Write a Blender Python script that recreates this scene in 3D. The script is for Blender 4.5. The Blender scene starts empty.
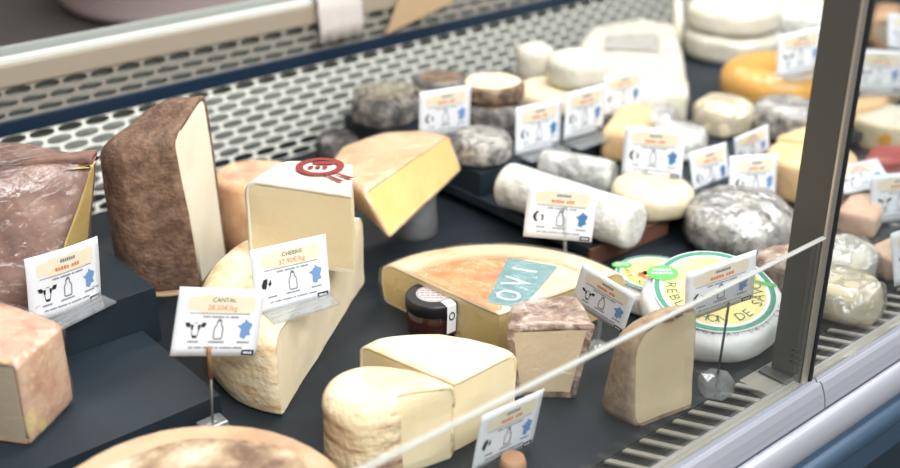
import bpy, bmesh, math, random
from mathutils import Vector, Matrix, noise
random.seed(4)
scene = bpy.context.scene
COL = scene.collection
BASE = 0.85            # height of the display deck above the shop floor

# ------------------------------------------------------------------ camera
FPX, VPX, VPY = 1134.0, 1915.0, -310.0
PITCH = math.atan((234 - VPY) / FPX)
YAW = math.atan((VPX - 450) / math.hypot(FPX, 234 - VPY))
FW = Vector((math.cos(YAW) * math.cos(PITCH), math.sin(YAW) * math.cos(PITCH), -math.sin(PITCH)))
RT = Vector((math.sin(YAW), -math.cos(YAW), 0))
UP = RT.cross(FW)
EYE = Vector((0, 0, 0.585 + BASE))

def at(x, y, h=0.0):
    """point of the horizontal plane h above the deck seen at photo position x, y"""
    r = FW + RT * ((x - 450) / FPX) - UP * ((y - 234) / FPX)
    t = (h + BASE - EYE.z) / r.z
    p = EYE + r * t
    return Vector((p.x, p.y))

cam_d = bpy.data.cameras.new('camera')
cam = bpy.data.objects.new('camera', cam_d)
COL.objects.link(cam)
cam.matrix_world = Matrix(((RT.x, UP.x, -FW.x, EYE.x), (RT.y, UP.y, -FW.y, EYE.y), (RT.z, UP.z, -FW.z, EYE.z), (0, 0, 0, 1)))
cam_d.sensor_width = 36.0
cam_d.lens = FPX / 900 * 36
cam_d.clip_start = 0.02
cam_d.dof.use_dof = True
cam_d.dof.focus_distance = 1.06
cam_d.dof.aperture_fstop = 2.9
scene.camera = cam

def aty(x, y, Y):
    """point of the upright plane at depth Y seen at photo position x, y"""
    r = FW + RT * ((x - 450) / FPX) - UP * ((y - 234) / FPX)
    t = (Y - EYE.y) / r.y
    p = EYE + r * t
    return Vector((p.x, p.z - BASE))

# ------------------------------------------------------------------ materials
def srgb(r, g, b):
    f = lambda c: ((c / 255) / 12.92 if c / 255 <= .04045 else ((c / 255 + .055) / 1.055) ** 2.4)
    return (f(r), f(g), f(b), 1)

def new_mat(name):
    m = bpy.data.materials.new(name)
    m.use_nodes = True
    nt = m.node_tree
    b = nt.nodes['Principled BSDF']
    return m, nt, b

def flat(name, col, rough=.5, metal=0.0, spec=.5, bump=0, bscale=300):
    m, nt, b = new_mat(name)
    b.inputs['Base Color'].default_value = col
    b.inputs['Roughness'].default_value = rough
    b.inputs['Metallic'].default_value = metal
    b.inputs['Specular IOR Level'].default_value = spec
    if bump:
        add_bump(nt, b, bscale, bump)
    return m

def coords(nt):
    g = nt.nodes.new('ShaderNodeTexCoord')
    return g.outputs['Object']

def add_bump(nt, b, scale, strength, detail=4, dist=.002, src=None):
    n = nt.nodes.new('ShaderNodeTexNoise')
    n.inputs['Scale'].default_value = scale
    n.inputs['Detail'].default_value = detail
    nt.links.new(coords(nt), n.inputs['Vector'])
    bp = nt.nodes.new('ShaderNodeBump')
    bp.inputs['Strength'].default_value = strength
    bp.inputs['Distance'].default_value = dist
    nt.links.new(n.outputs['Fac'], bp.inputs['Height'])
    nt.links.new(bp.outputs['Normal'], b.inputs['Normal'])
    return bp

def mottled(name, cols, scale=40, rough=.7, bump=.6, bscale=150, stretch=(1, 1, 1), detail=6, contrast=(.3, .7), dist=.002, sss=0.0, voro=None, spec=.4):
    """noise-mixed colours over an irregular surface"""
    m, nt, b = new_mat(name)
    mp = nt.nodes.new('ShaderNodeMapping')
    mp.inputs['Scale'].default_value = stretch
    nt.links.new(coords(nt), mp.inputs['Vector'])
    n = nt.nodes.new('ShaderNodeTexNoise')
    n.inputs['Scale'].default_value = scale
    n.inputs['Detail'].default_value = detail
    n.inputs['Roughness'].default_value = .65
    nt.links.new(mp.outputs['Vector'], n.inputs['Vector'])
    r = nt.nodes.new('ShaderNodeValToRGB')
    el = r.color_ramp.elements
    k = len(cols)
    while len(el) < k:
        el.new(.5)
    for i, c in enumerate(cols):
        el[i].position = contrast[0] + (contrast[1] - contrast[0]) * i / (k - 1)
        el[i].color = c
    nt.links.new(n.outputs['Fac'], r.inputs['Fac'])
    out = r.outputs['Color']
    if voro:                                   # dark specks / moulds
        v = nt.nodes.new('ShaderNodeTexNoise')
        v.inputs['Scale'].default_value = voro[0]
        v.inputs['Detail'].default_value = 3
        nt.links.new(mp.outputs['Vector'], v.inputs['Vector'])
        rr = nt.nodes.new('ShaderNodeValToRGB')
        rr.color_ramp.elements[0].position = voro[1]
        rr.color_ramp.elements[1].position = voro[1] + .06
        rr.color_ramp.elements[0].color = (0, 0, 0, 1)
        nt.links.new(v.outputs['Fac'], rr.inputs['Fac'])
        mx = nt.nodes.new('ShaderNodeMixRGB')
        nt.links.new(rr.outputs['Color'], mx.inputs['Fac'])
        nt.links.new(out, mx.inputs['Color1'])
        mx.inputs['Color2'].default_value = voro[2]
        out = mx.outputs['Color']
    nt.links.new(out, b.inputs['Base Color'])
    b.inputs['Roughness'].default_value = rough
    b.inputs['Specular IOR Level'].default_value = spec
    if sss:
        b.inputs['Subsurface Weight'].default_value = sss
        b.inputs['Subsurface Radius'].default_value = (.012, .008, .004)
        b.inputs['Subsurface Scale'].default_value = .5
    if bump:
        add_bump(nt, b, bscale, bump, dist=dist)
    return m

def film_mat(name, amount=.16, bscale=60, strength=.8, rough=.12, milk=.06):
    """crinkled clear plastic: mostly see-through with bright glints"""
    m = bpy.data.materials.new(name)
    m.use_nodes = True
    nt = m.node_tree
    nt.nodes.clear()
    out = nt.nodes.new('ShaderNodeOutputMaterial')
    tr = nt.nodes.new('ShaderNodeBsdfTransparent')
    gl = nt.nodes.new('ShaderNodeBsdfGlossy')
    gl.inputs['Roughness'].default_value = rough
    df = nt.nodes.new('ShaderNodeBsdfDiffuse')
    df.inputs['Color'].default_value = (.85, .87, .9, 1)
    n = nt.nodes.new('ShaderNodeTexNoise')
    n.inputs['Scale'].default_value = bscale
    n.inputs['Detail'].default_value = 5
    n.inputs['Distortion'].default_value = 1.2
    nt.links.new(coords(nt), n.inputs['Vector'])
    bp = nt.nodes.new('ShaderNodeBump')
    bp.inputs['Strength'].default_value = strength
    bp.inputs['Distance'].default_value = .006
    nt.links.new(n.outputs['Fac'], bp.inputs['Height'])
    nt.links.new(bp.outputs['Normal'], gl.inputs['Normal'])
    lw = nt.nodes.new('ShaderNodeLayerWeight')
    lw.inputs['Blend'].default_value = .25
    nt.links.new(bp.outputs['Normal'], lw.inputs['Normal'])
    ma = nt.nodes.new('ShaderNodeMath'); ma.operation = 'MULTIPLY_ADD'
    nt.links.new(lw.outputs['Facing'], ma.inputs[0])
    ma.inputs[1].default_value = amount * 1.6
    ma.inputs[2].default_value = amount
    m1 = nt.nodes.new('ShaderNodeMixShader')
    m1.inputs['Fac'].default_value = milk
    nt.links.new(tr.outputs[0], m1.inputs[1]); nt.links.new(df.outputs[0], m1.inputs[2])
    m2 = nt.nodes.new('ShaderNodeMixShader')
    nt.links.new(ma.outputs[0], m2.inputs['Fac'])
    nt.links.new(m1.outputs[0], m2.inputs[1]); nt.links.new(gl.outputs[0], m2.inputs[2])
    nt.links.new(m2.outputs[0], out.inputs['Surface'])
    return m

def glass_mat(name, tint=(.96, .98, .98, 1), amount=.05, milk=.02):
    m = bpy.data.materials.new(name)
    m.use_nodes = True
    nt = m.node_tree
    nt.nodes.clear()
    out = nt.nodes.new('ShaderNodeOutputMaterial')
    tr = nt.nodes.new('ShaderNodeBsdfTransparent')
    tr.inputs['Color'].default_value = tint
    gl = nt.nodes.new('ShaderNodeBsdfGlossy')
    gl.inputs['Roughness'].default_value = .03
    df = nt.nodes.new('ShaderNodeBsdfDiffuse')
    fr = nt.nodes.new('ShaderNodeLayerWeight')
    fr.inputs['Blend'].default_value = .15
    ma = nt.nodes.new('ShaderNodeMath'); ma.operation = 'MULTIPLY_ADD'
    nt.links.new(fr.outputs['Fresnel'], ma.inputs[0])
    ma.inputs[1].default_value = .35
    ma.inputs[2].default_value = amount
    m1 = nt.nodes.new('ShaderNodeMixShader')
    m1.inputs['Fac'].default_value = milk
    nt.links.new(tr.outputs[0], m1.inputs[1]); nt.links.new(df.outputs[0], m1.inputs[2])
    m2 = nt.nodes.new('ShaderNodeMixShader')
    nt.links.new(ma.outputs[0], m2.inputs['Fac'])
    nt.links.new(m1.outputs[0], m2.inputs[1]); nt.links.new(gl.outputs[0], m2.inputs[2])
    nt.links.new(m2.outputs[0], out.inputs['Surface'])
    return m

M = {}
M['deck'] = mottled('black_deck', [srgb(24, 31, 37), srgb(33, 41, 48)], 18, .5, .15, 500, dist=.0005, spec=.3)
M['tray'] = mottled('slate_tray', [srgb(30, 40, 48), srgb(38, 49, 57)], 14, .5, .12, 400, dist=.0005, spec=.3)
M['wood'] = mottled('brown_wood', [srgb(92, 60, 48), srgb(122, 82, 66)], 30, .5, .1, 200, stretch=(.2, 1, 1))
M['peg'] = mottled('pale_wood', [srgb(150, 108, 78), srgb(182, 140, 106)], 30, .6, .1, 200, stretch=(1, 1, .2))
M['steel'] = mottled('brushed_steel', [srgb(150, 144, 132), srgb(170, 164, 152)], 90, .38, .05, 700, stretch=(.05, 1, 1), dist=.0003)
M['post'] = flat('grey_steel', srgb(92, 92, 88), .42, .35)
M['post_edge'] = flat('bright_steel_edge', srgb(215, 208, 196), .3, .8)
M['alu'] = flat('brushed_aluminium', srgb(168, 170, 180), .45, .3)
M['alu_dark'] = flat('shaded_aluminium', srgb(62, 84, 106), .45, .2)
M['black'] = flat('black_rubber', srgb(22, 26, 30), .55)
M['slot'] = flat('black_vent', srgb(14, 16, 18), .8)
M['base'] = flat('dark_base_panel', srgb(32, 48, 58), .5)
M['mesh'] = flat('white_vent_panel', srgb(206, 206, 196), .45, .15)
M['mesh_up'] = flat('grey_vent_panel', srgb(176, 170, 160), .4, .25)
M['mesh_back'] = flat('grey_duct', srgb(160, 166, 160), .7)
M['blue'] = flat('dark_blue_seal', srgb(14, 40, 62), .45)
M['ledge'] = flat('cream_ledge', srgb(168, 156, 138), .5)
M['track'] = flat('white_track', srgb(226, 230, 222), .4)
M['glass'] = glass_mat('clear_glass', (.97, .985, .985, 1), .010, .005)
M['glass_edge'] = flat('glass_edge', srgb(172, 174, 168), .3)
M['plastic'] = glass_mat('clear_plastic', (.86, .89, .9, 1), .12, .15)
M['film'] = film_mat('cling_film', .09, 55, 1.0, .12, .02)
M['film_soft'] = film_mat('soft_cling_film', .08, 34, .9, .16, .04)
M['film_foil'] = film_mat('silvery_film', .22, 45, 1.0, .14, .10)
# papers
M['white'] = flat('white_card', srgb(232, 235, 240), .45)
M['beige'] = mottled('beige_print', [srgb(226, 217, 190), srgb(232, 224, 202)], 60, .5, 0)
M['ink'] = flat('black_ink', srgb(34, 36, 44), .5)
M['grey_ink'] = flat('grey_ink', srgb(120, 124, 136), .5)
M['orange_ink'] = flat('orange_ink', srgb(226, 120, 78), .5)
M['brown_ink'] = flat('brown_ink', srgb(150, 132, 110), .5)
M['blue_ink'] = flat('blue_ink', srgb(112, 150, 198), .5)
M['navy_ink'] = flat('strong_blue_ink', srgb(62, 120, 172), .5)
M['green'] = flat('green_print', srgb(64, 140, 110), .5)
M['green_oval'] = flat('leaf_green_print', srgb(92, 172, 84), .5)
M['dkgreen'] = flat('dark_green_ink', srgb(52, 96, 70), .5)
M['yellow'] = mottled('yellow_print', [srgb(240, 214, 120), srgb(246, 228, 160)], 50, .5, 0)
M['brownprint'] = flat('brown_print', srgb(190, 120, 76), .5)
M['paper'] = mottled('white_paper', [srgb(232, 232, 228), srgb(242, 242, 240)], 40, .55, .5, 60, dist=.004)
M['red_ink'] = flat('dark_red_ink', srgb(142, 44, 44), .5)
M['teal'] = mottled('teal_paper', [srgb(92, 138, 142), srgb(112, 156, 156)], 90, .5, 0)
M['orange_paper'] = mottled('orange_paper', [srgb(184, 110, 54), srgb(206, 138, 76), srgb(222, 170, 114)], 26, .5, .2, 120)
# pastes
M['p_cream'] = mottled('cream_paste', [srgb(232, 214, 172), srgb(240, 224, 186)], 16, .5, .12, 260, dist=.001, sss=.15, voro=(120, .72, srgb(206, 184, 138)))
M['p_pale'] = mottled('pale_paste', [srgb(236, 220, 186), srgb(243, 229, 198)], 14, .5, .1, 260, dist=.001, sss=.15)
M['p_yellow'] = mottled('yellow_paste', [srgb(236, 204, 120), srgb(244, 216, 140)], 14, .45, .12, 240, dist=.001, sss=.15, voro=(110, .72, srgb(214, 180, 98)))
M['p_olive'] = mottled('veined_yellow_paste', [srgb(214, 186, 116), srgb(226, 200, 136)], 20, .5, .15, 200, dist=.001, voro=(60, .66, srgb(132, 122, 84)))
M['p_beige'] = mottled('beige_paste', [srgb(214, 192, 156), srgb(226, 206, 172)], 14, .5, .12, 260, dist=.001, sss=.1, voro=(130, .71, srgb(188, 164, 126)))
M['p_grey'] = mottled('greyish_paste', [srgb(188, 172, 146), srgb(202, 188, 162)], 12, .5, .1, 240, dist=.001)
M['p_white'] = mottled('ivory_paste', [srgb(238, 228, 204), srgb(245, 238, 220)], 14, .5, .1, 240, dist=.001, sss=.1)
# rinds
M['r_brown'] = mottled('brown_rind', [srgb(88, 68, 58), srgb(130, 102, 84), srgb(160, 130, 108)], 70, .8, 1.0, 240, voro=(26, .6, srgb(108, 82, 66)))
M['r_plum'] = mottled('plum_brown_rind', [srgb(98, 68, 58), srgb(140, 106, 92), srgb(170, 140, 122)], 24, .6, .6, 120)
M['r_gold'] = mottled('golden_rind', [srgb(204, 168, 112), srgb(236, 216, 176), srgb(244, 232, 204)], 34, .6, .8, 160, stretch=(.7, .7, 3), contrast=(.3, .6))
M['r_cream'] = mottled('cream_rind', [srgb(226, 198, 150), srgb(242, 222, 184), srgb(247, 236, 210)], 30, .6, .5, 180)
M['r_white'] = mottled('white_rind', [srgb(228, 216, 196), srgb(240, 232, 218)], 30, .65, .5, 160)
M['r_blush'] = mottled('blush_rind', [srgb(206, 160, 116), srgb(222, 186, 142), srgb(232, 206, 172)], 18, .5, .3, 160)
M['r_tan'] = mottled('tan_rind', [srgb(176, 138, 106), srgb(200, 166, 132), srgb(214, 186, 154)], 14, .6, .3, 180)
M['r_straw'] = mottled('striped_rind', [srgb(170, 132, 118), srgb(222, 196, 156), srgb(240, 222, 184)], 24, .65, .9, 120, stretch=(.5, .5, 3.2), contrast=(.36, .56), dist=.004)
M['r_crust'] = mottled('rough_grey_brown_crust', [srgb(104, 78, 64), srgb(162, 134, 114), srgb(214, 196, 182)], 60, .6, 1.0, 160, contrast=(.36, .64), dist=.004)
M['r_tomme'] = mottled('grey_brown_rind', [srgb(120, 98, 80), srgb(162, 138, 114), srgb(186, 164, 138)], 46, .8, .8, 200)
M['r_pink'] = mottled('pink_orange_rind', [srgb(182, 128, 106), srgb(214, 172, 142), srgb(228, 200, 172)], 30, .55, .6, 120, voro=(36, .62, srgb(232, 208, 150)))
M['r_orange'] = mottled('orange_rind', [srgb(206, 148, 104), srgb(224, 178, 136), srgb(234, 204, 170)], 26, .55, .4, 160)
M['r_wheel'] = mottled('buff_rind', [srgb(206, 172, 130), srgb(226, 200, 160), srgb(238, 218, 188)], 16, .6, .3, 200)
M['r_bloom'] = mottled('bloomy_buff_rind', [srgb(118, 92, 74), srgb(176, 150, 120), srgb(214, 198, 172)], 20, .7, .9, 110, contrast=(.38, .62), dist=.003)
M['goat_white'] = mottled('white_goat_rind', [srgb(212, 206, 186), srgb(232, 228, 214)], 26, .7, .6, 120)
M['goat_cream'] = mottled('cream_goat_rind', [srgb(226, 208, 168), srgb(240, 228, 198)], 26, .7, .5, 120)
M['ash'] = mottled('ash_rind', [srgb(52, 52, 52), srgb(104, 100, 96), srgb(168, 162, 154)], 40, .8, 1.0, 140, contrast=(.34, .66), dist=.004)
M['ash_light'] = mottled('marbled_ash_rind', [srgb(74, 74, 72), srgb(150, 146, 138), srgb(214, 210, 200)], 60, .7, 1.0, 160, contrast=(.36, .62), dist=.004)
M['ash_brown'] = mottled('brown_ash_rind', [srgb(66, 56, 48), srgb(120, 98, 80), srgb(160, 136, 112)], 50, .8, 1.0, 140, contrast=(.34, .66), dist=.004)
M['log_white'] = mottled('chalky_log_rind', [srgb(190, 188, 180), srgb(226, 225, 218), srgb(240, 240, 234)], 50, .7, .9, 150, contrast=(.34, .6), dist=.003)
M['foil'] = mottled('crumpled_silver_wrap', [srgb(150, 150, 144), srgb(206, 206, 200), srgb(236, 236, 232)], 34, .32, 1.0, 60, contrast=(.36, .64), dist=.008, spec=.8)
M['mimolette'] = mottled('bright_orange_rind', [srgb(232, 164, 60), srgb(244, 190, 84)], 18, .4, .3, 100)
M['peach'] = mottled('peach_rind', [srgb(222, 178, 128), srgb(240, 210, 164)], 24, .6, .5, 120)
M['pinkslice'] = mottled('pink_peach_rind', [srgb(222, 174, 144), srgb(236, 200, 174), srgb(243, 220, 200)], 24, .5, .5, 120)
M['straw'] = flat('dry_straw', srgb(176, 168, 148), .7)
M['red_meat'] = mottled('red_rind', [srgb(158, 66, 62), srgb(196, 112, 104)], 30, .5, .4, 100)
M['jam'] = flat('dark_red_jam', srgb(50, 22, 19), .12, 0, .8)
M['lid'] = flat('black_lid', srgb(26, 26, 30), .35)
M['pinkpaper'] = flat('pale_pink_plastic', srgb(236, 214, 212), .6)
M['cardboard'] = flat('tan_cardboard', srgb(196, 168, 132), .7)
M['bench'] = flat('dark_bench', srgb(66, 60, 58), .5)
M['wallpaint'] = flat('dark_wall_paint', srgb(70, 72, 74), .8)
M['floor'] = mottled('floor_tiles', [srgb(74, 72, 70), srgb(90, 86, 82)], 6, .5, .05, 80)
M['reflection_white'] = flat('white_reflection', srgb(216, 208, 204), .5)

# ------------------------------------------------------------------ object helpers
def link(o, parent=None):
    COL.objects.link(o)
    if parent is not None:
        o.parent = parent
    return o

def mesh_obj(name, bm, mats, parent=None, smooth=False):
    me = bpy.data.meshes.new(name)
    bm.normal_update()
    if smooth:
        for f in bm.faces:
            f.smooth = True
    bm.to_mesh(me)
    bm.free()
    if not isinstance(mats, (list, tuple)):
        mats = [mats]
    for m in mats:
        me.materials.append(m)
    return link(bpy.data.objects.new(name, me), parent)

def thing(name, label, cat, loc=(0, 0, 0), rz=0.0, group=None):
    o = bpy.data.objects.new(name, None)
    o.empty_display_size = .02
    o.location = (loc[0], loc[1], loc[2] + BASE)
    o.rotation_euler = (0, 0, rz)
    tag(o, label, cat, group)
    return link(o)

def tag(o, label, cat, group=None):
    o['label'] = label
    o['category'] = cat
    if group:
        o['group'] = group
    return o

def box(bm, x0, x1, y0, y1, z0, z1, bev=0.0, mi=0):
    vs = [bm.verts.new(p) for p in ((x0, y0, z0), (x1, y0, z0), (x1, y1, z0), (x0, y1, z0), (x0, y0, z1), (x1, y0, z1), (x1, y1, z1), (x0, y1, z1))]
    fs = [bm.faces.new([vs[i] for i in q]) for q in ((3, 2, 1, 0), (4, 5, 6, 7), (0, 1, 5, 4), (1, 2, 6, 5), (2, 3, 7, 6), (3, 0, 4, 7))]
    for f in fs:
        f.material_index = mi
    if bev:
        es = list({e for f in fs for e in f.edges})
        bmesh.ops.bevel(bm, geom=es, offset=bev, segments=2, affect='EDGES', profile=.5)
    return fs

def box_obj(name, dims, mat, parent=None, bev=0.002):
    bm = bmesh.new()
    box(bm, *dims, bev=bev)
    return mesh_obj(name, bm, mat, parent)

def lathe(bm, prof, n=32, c=(0, 0), mi=0, close_top=True, close_bot=True):
    rings = []
    for r, z in prof:
        rings.append([bm.verts.new((c[0] + r * math.cos(2 * math.pi * k / n), c[1] + r * math.sin(2 * math.pi * k / n), z)) for k in range(n)])
    for a, b in zip(rings, rings[1:]):
        for k in range(n):
            f = bm.faces.new((a[k], a[(k + 1) % n], b[(k + 1) % n], b[k]))
            f.smooth = True
            f.material_index = mi
    if close_top:
        bm.faces.new(rings[-1]).material_index = mi
    if close_bot:
        bm.faces.new(list(reversed(rings[0]))).material_index = mi

def tube(bm, pts, r, n=8, mi=0):
    rings = []
    for i, p in enumerate(pts):
        p = Vector(p)
        d = (Vector(pts[min(i + 1, len(pts) - 1)]) - Vector(pts[max(i - 1, 0)])).normalized()
        a = d.orthogonal().normalized()
        b = d.cross(a)
        rings.append([bm.verts.new(p + a * r * math.cos(2 * math.pi * k / n) + b * r * math.sin(2 * math.pi * k / n)) for k in range(n)])
    for s, t in zip(rings, rings[1:]):
        for k in range(n):
            f = bm.faces.new((s[k], s[(k + 1) % n], t[(k + 1) % n], t[k]))
            f.material_index = mi
            f.smooth = True
    bm.faces.new(list(reversed(rings[0]))).material_index = mi
    bm.faces.new(rings[-1]).material_index = mi

# ---- polygon lofts: the cheeses
def ccw(poly):
    a = sum(p[0] * q[1] - q[0] * p[1] for p, q in zip(poly, poly[1:] + poly[:1]))
    return a > 0

def refine(poly, flags, step=.009, top=None):
    P, Fl, T = [], [], []
    n = len(poly)
    for i in range(n):
        a, b = Vector(poly[i]), Vector(poly[(i + 1) % n])
        k = max(1, int((b - a).length / step))
        if top:
            ta, tb = Vector(top[i]), Vector(top[(i + 1) % n])
        for j in range(k):
            P.append(a.lerp(b, j / k)); Fl.append(flags[i])
            if top:
                T.append(ta.lerp(tb, j / k))
    return P, Fl, (T if top else None)

def offset(poly, flags, d):
    n = len(poly)
    out = []
    for i in range(n):
        p0, p1, p2 = poly[i - 1], poly[i], poly[(i + 1) % n]
        e1 = (p1 - p0).normalized(); e2 = (p2 - p1).normalized()
        n1 = Vector((-e1.y, e1.x)); n2 = Vector((-e2.y, e2.x))      # inward for ccw
        d1 = d * flags[i - 1]; d2 = d * flags[i]
        cr = e1.x * e2.y - e1.y * e2.x
        if abs(cr) < .15:
            nn = (n1 + n2).normalized()
            out.append(p1 + nn * (d1 + d2) / 2)
        else:
            a = p0 + n1 * d1; b = p1 + n2 * d2
            t = ((b.x - a.x) * e2.y - (b.y - a.y) * e2.x) / cr
            out.append(a + e1 * t)
    return out

def wob(v, amp, sc, seed):
    if not amp:
        return v
    q = noise.noise_vector((v + Vector((seed, seed * .7, 0))) * sc)
    r = v + q * amp
    r.z = max(r.z, 0.0)
    return r

def profile_round(h, rr, bulge=0.0, rb=.004, n=5):
    """(inset, z) from the bottom edge to the top edge of a rind side"""
    pr = []
    for k in range(3):
        a = k / 2 * math.pi / 2
        pr.append((rb * (1 - math.sin(a)), rb * (1 - math.cos(a))))
    m = 4
    for k in range(1, m):
        pr.append((0, rb + (h - rb - rr) * k / m))
    for k in range(n + 1):
        a = k / n * math.pi / 2
        pr.append((rr * (1 - math.cos(a)), h - rr + rr * math.sin(a)))
    if bulge:
        pr = [(i + bulge * (2 * z / h - 1) ** 2, z) for i, z in pr]
    return pr

def counts(poly, step=.009):
    n = len(poly)
    return [max(1, int((Vector(poly[(i + 1) % n]) - Vector(poly[i])).length / step)) for i in range(n)]

def spread(poly, cnt):
    n = len(poly)
    out = []
    for i in range(n):
        for j in range(cnt[i]):
            out.append(poly[i].lerp(poly[(i + 1) % n], j / cnt[i]))
    return out

def rings_for(P, F, T, prof, h, rnd, cnt, extra=0.0, zlo=None, zhi=None, allf=False, slope=(0, 0)):
    """offset the outline for every profile step, soften its corners, then subdivide"""
    R = []
    fl = [1] * len(F) if allf else F
    for ins, z in prof:
        t = z / h
        poly = [p.lerp(q, t) for p, q in zip(P, T)] if T else [p.copy() for p in P]
        poly = offset(poly, F, ins)
        if extra:
            poly = offset(poly, fl, extra)
        poly = round_corners(poly, F, rnd)[0]
        zz = z
        if zlo is not None: zz = max(zlo, zz)
        if zhi is not None: zz = min(zhi, zz)
        R.append([Vector((p.x, p.y, zz * (1 + (slope[0] * p.x + slope[1] * p.y)))) for p in spread(poly, cnt)])
    return R

def corner_marks(poly, flags, rad):
    m = len(poly)
    out = []
    for i in range(m):
        a, b = poly[i - 1] - poly[i], poly[(i + 1) % m] - poly[i]
        out.append(bool(rad and flags[i - 1] and flags[i] and math.degrees(math.pi - a.angle(b)) > 18))
    return out

def round_corners(poly, flags, rnd, n=4):
    """soften the upright corners where two rind sides meet; rnd = (marks, radius)"""
    marks, rad = rnd
    P, F = [], []
    m = len(poly)
    for i in range(m):
        p0, p1, p2 = poly[i - 1], poly[i], poly[(i + 1) % m]
        if marks[i]:
            la, lb = (p0 - p1).length, (p2 - p1).length
            ta = min(rad / max(la, 1e-5), .42); tb = min(rad / max(lb, 1e-5), .42)
            A, B = p1.lerp(p0, ta), p1.lerp(p2, tb)
            for k in range(n + 1):
                u = k / n
                P.append(A.lerp(p1, u).lerp(p1.lerp(B, u), u)); F.append(flags[i])
        else:
            P.append(p1); F.append(flags[i])
    return P, F

def build_loft(bm, R, side_flags, caps=(True, True), amp=0, sc=40, seed=0, smooth_flags=None, mi=0, capmi=None, inner=(.8, .55, .28), dome=0.0):
    n = len(R[0])
    V = [[bm.verts.new(wob(p, amp, sc, seed)) for p in ring] for ring in R]
    for a, b in zip(V, V[1:]):
        for k in range(n):
            if side_flags[k]:
                try:
                    f = bm.faces.new((a[k], a[(k + 1) % n], b[(k + 1) % n], b[k]))
                except ValueError:
                    continue
                f.material_index = mi
                f.smooth = bool(smooth_flags[k]) if smooth_flags else True
    for top, ring, src in ((True, V[-1], R[-1]), (False, V[0], R[0])):
        if not caps[0 if not top else 1]:
            continue
        c = sum(src, Vector()) / n
        prev = ring
        if top:
            for s in inner:
                nr = []
                for p in src:
                    q = c.lerp(p, s)
                    q.z += dome * (1 - s * s)
                    nr.append(bm.verts.new(wob(q, amp, sc, seed)))
                for k in range(n):
                    f = bm.faces.new((prev[k], prev[(k + 1) % n], nr[(k + 1) % n], nr[k]))
                    f.smooth = True
                    f.material_index = mi if capmi is None else capmi
                prev = nr
            f = bm.faces.new(prev)
        else:
            f = bm.faces.new(list(reversed(prev)))
        f.smooth = top
        f.material_index = mi if capmi is None else capmi

def cheese(name, label, cat, poly, flags, h, z0, rind, paste, t=.003, rr=.006, bulge=0, rb=.004, top=None, amp=.001, sc=30, film=None, film_gap=.0018, film_amp=.0022, group=None, dome=0.0, topmat=None, tilt=None, corner=.012, slope=(0, 0)):
    """a cheese: rind shell over the sides flagged 1 and the top, paste shown on the sides flagged 0"""
    poly = [Vector((p[0], p[1])) for p in poly]
    if top:
        top = [Vector((p[0], p[1])) for p in top]
    if not ccw(poly):
        poly.reverse()
        flags = list(flags); flags = flags[:-1][::-1] + flags[-1:]
        if top: top.reverse()
    c = sum(poly, Vector((0, 0))) / len(poly)
    root = thing(name, label, cat, (c.x, c.y, z0 + .0006), 0, group)
    if tilt:
        root.rotation_euler = tilt
    P, F = [p - c for p in poly], list(flags)
    T = [p - c for p in top] if top else None
    rnd = (corner_marks(P, F, corner), corner)
    RP, RF = round_corners(P, F, rnd)
    cnt = counts(RP)
    FF = [f for f, k in zip(RF, cnt) for _ in range(k)]
    seed = c.x * 13 + c.y * 29
    prof = profile_round(h, rr, bulge, rb)
    has_cut = not all(F)
    if has_cut and paste:
        bm = bmesh.new()
        ti = t - .0002
        pp = [(i + ti, z) for i, z in prof]
        build_loft(bm, rings_for(P, F, T, pp, h, rnd, cnt, 0, t, h - t, slope=slope), [1] * len(FF), amp=amp, sc=sc, seed=seed, smooth_flags=FF, inner=())
        mesh_obj('paste', bm, paste, root)
    if rind:
        bm = bmesh.new()
        mats = [rind] + ([topmat] if topmat else [])
        build_loft(bm, rings_for(P, F, T, prof, h, rnd, cnt, slope=slope), FF, amp=amp, sc=sc, seed=seed, capmi=1 if topmat else None, dome=dome)
        o = mesh_obj('rind', bm, mats, root)
        if has_cut:
            md = o.modifiers.new('thick', 'SOLIDIFY')
            md.thickness = t
            md.offset = -1
            md.use_even_offset = False
    if film:
        bm = bmesh.new()
        R = rings_for(P, F, T, prof, h, rnd, cnt, -film_gap, allf=True, slope=slope)
        for p in R[-1]:
            p.z += film_gap
        build_loft(bm, R, [1] * len(FF), caps=(False, True), amp=film_amp, sc=55, seed=seed + 3, dome=dome)
        mesh_obj('plastic_wrap', bm, film, root)
    return root

def circle(c, r, n=40, a0=0, a1=360, ry=None):
    full = abs(a1 - a0) >= 360
    m = n if full else n + 1
    return [Vector((c[0] + r * math.cos(math.radians(a0 + (a1 - a0) * k / n)), c[1] + (ry or r) * math.sin(math.radians(a0 + (a1 - a0) * k / n)))) for k in range(m)]

def wheel(name, label, cat, c, r, h, z0, rind, **kw):
    p = circle(c, r)
    return cheese(name, label, cat, p, [1] * len(p), h, z0, rind, None, **kw)

def sector(name, label, cat, c, r, a0, a1, h, z0, rind, paste, **kw):
    arc = circle(c, r, 28, a0, a1)
    p = [Vector(c)] + arc
    f = [0] + [1] * (len(arc) - 1) + [0]
    return cheese(name, label, cat, p, f, h, z0, rind, paste, **kw)

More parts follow.
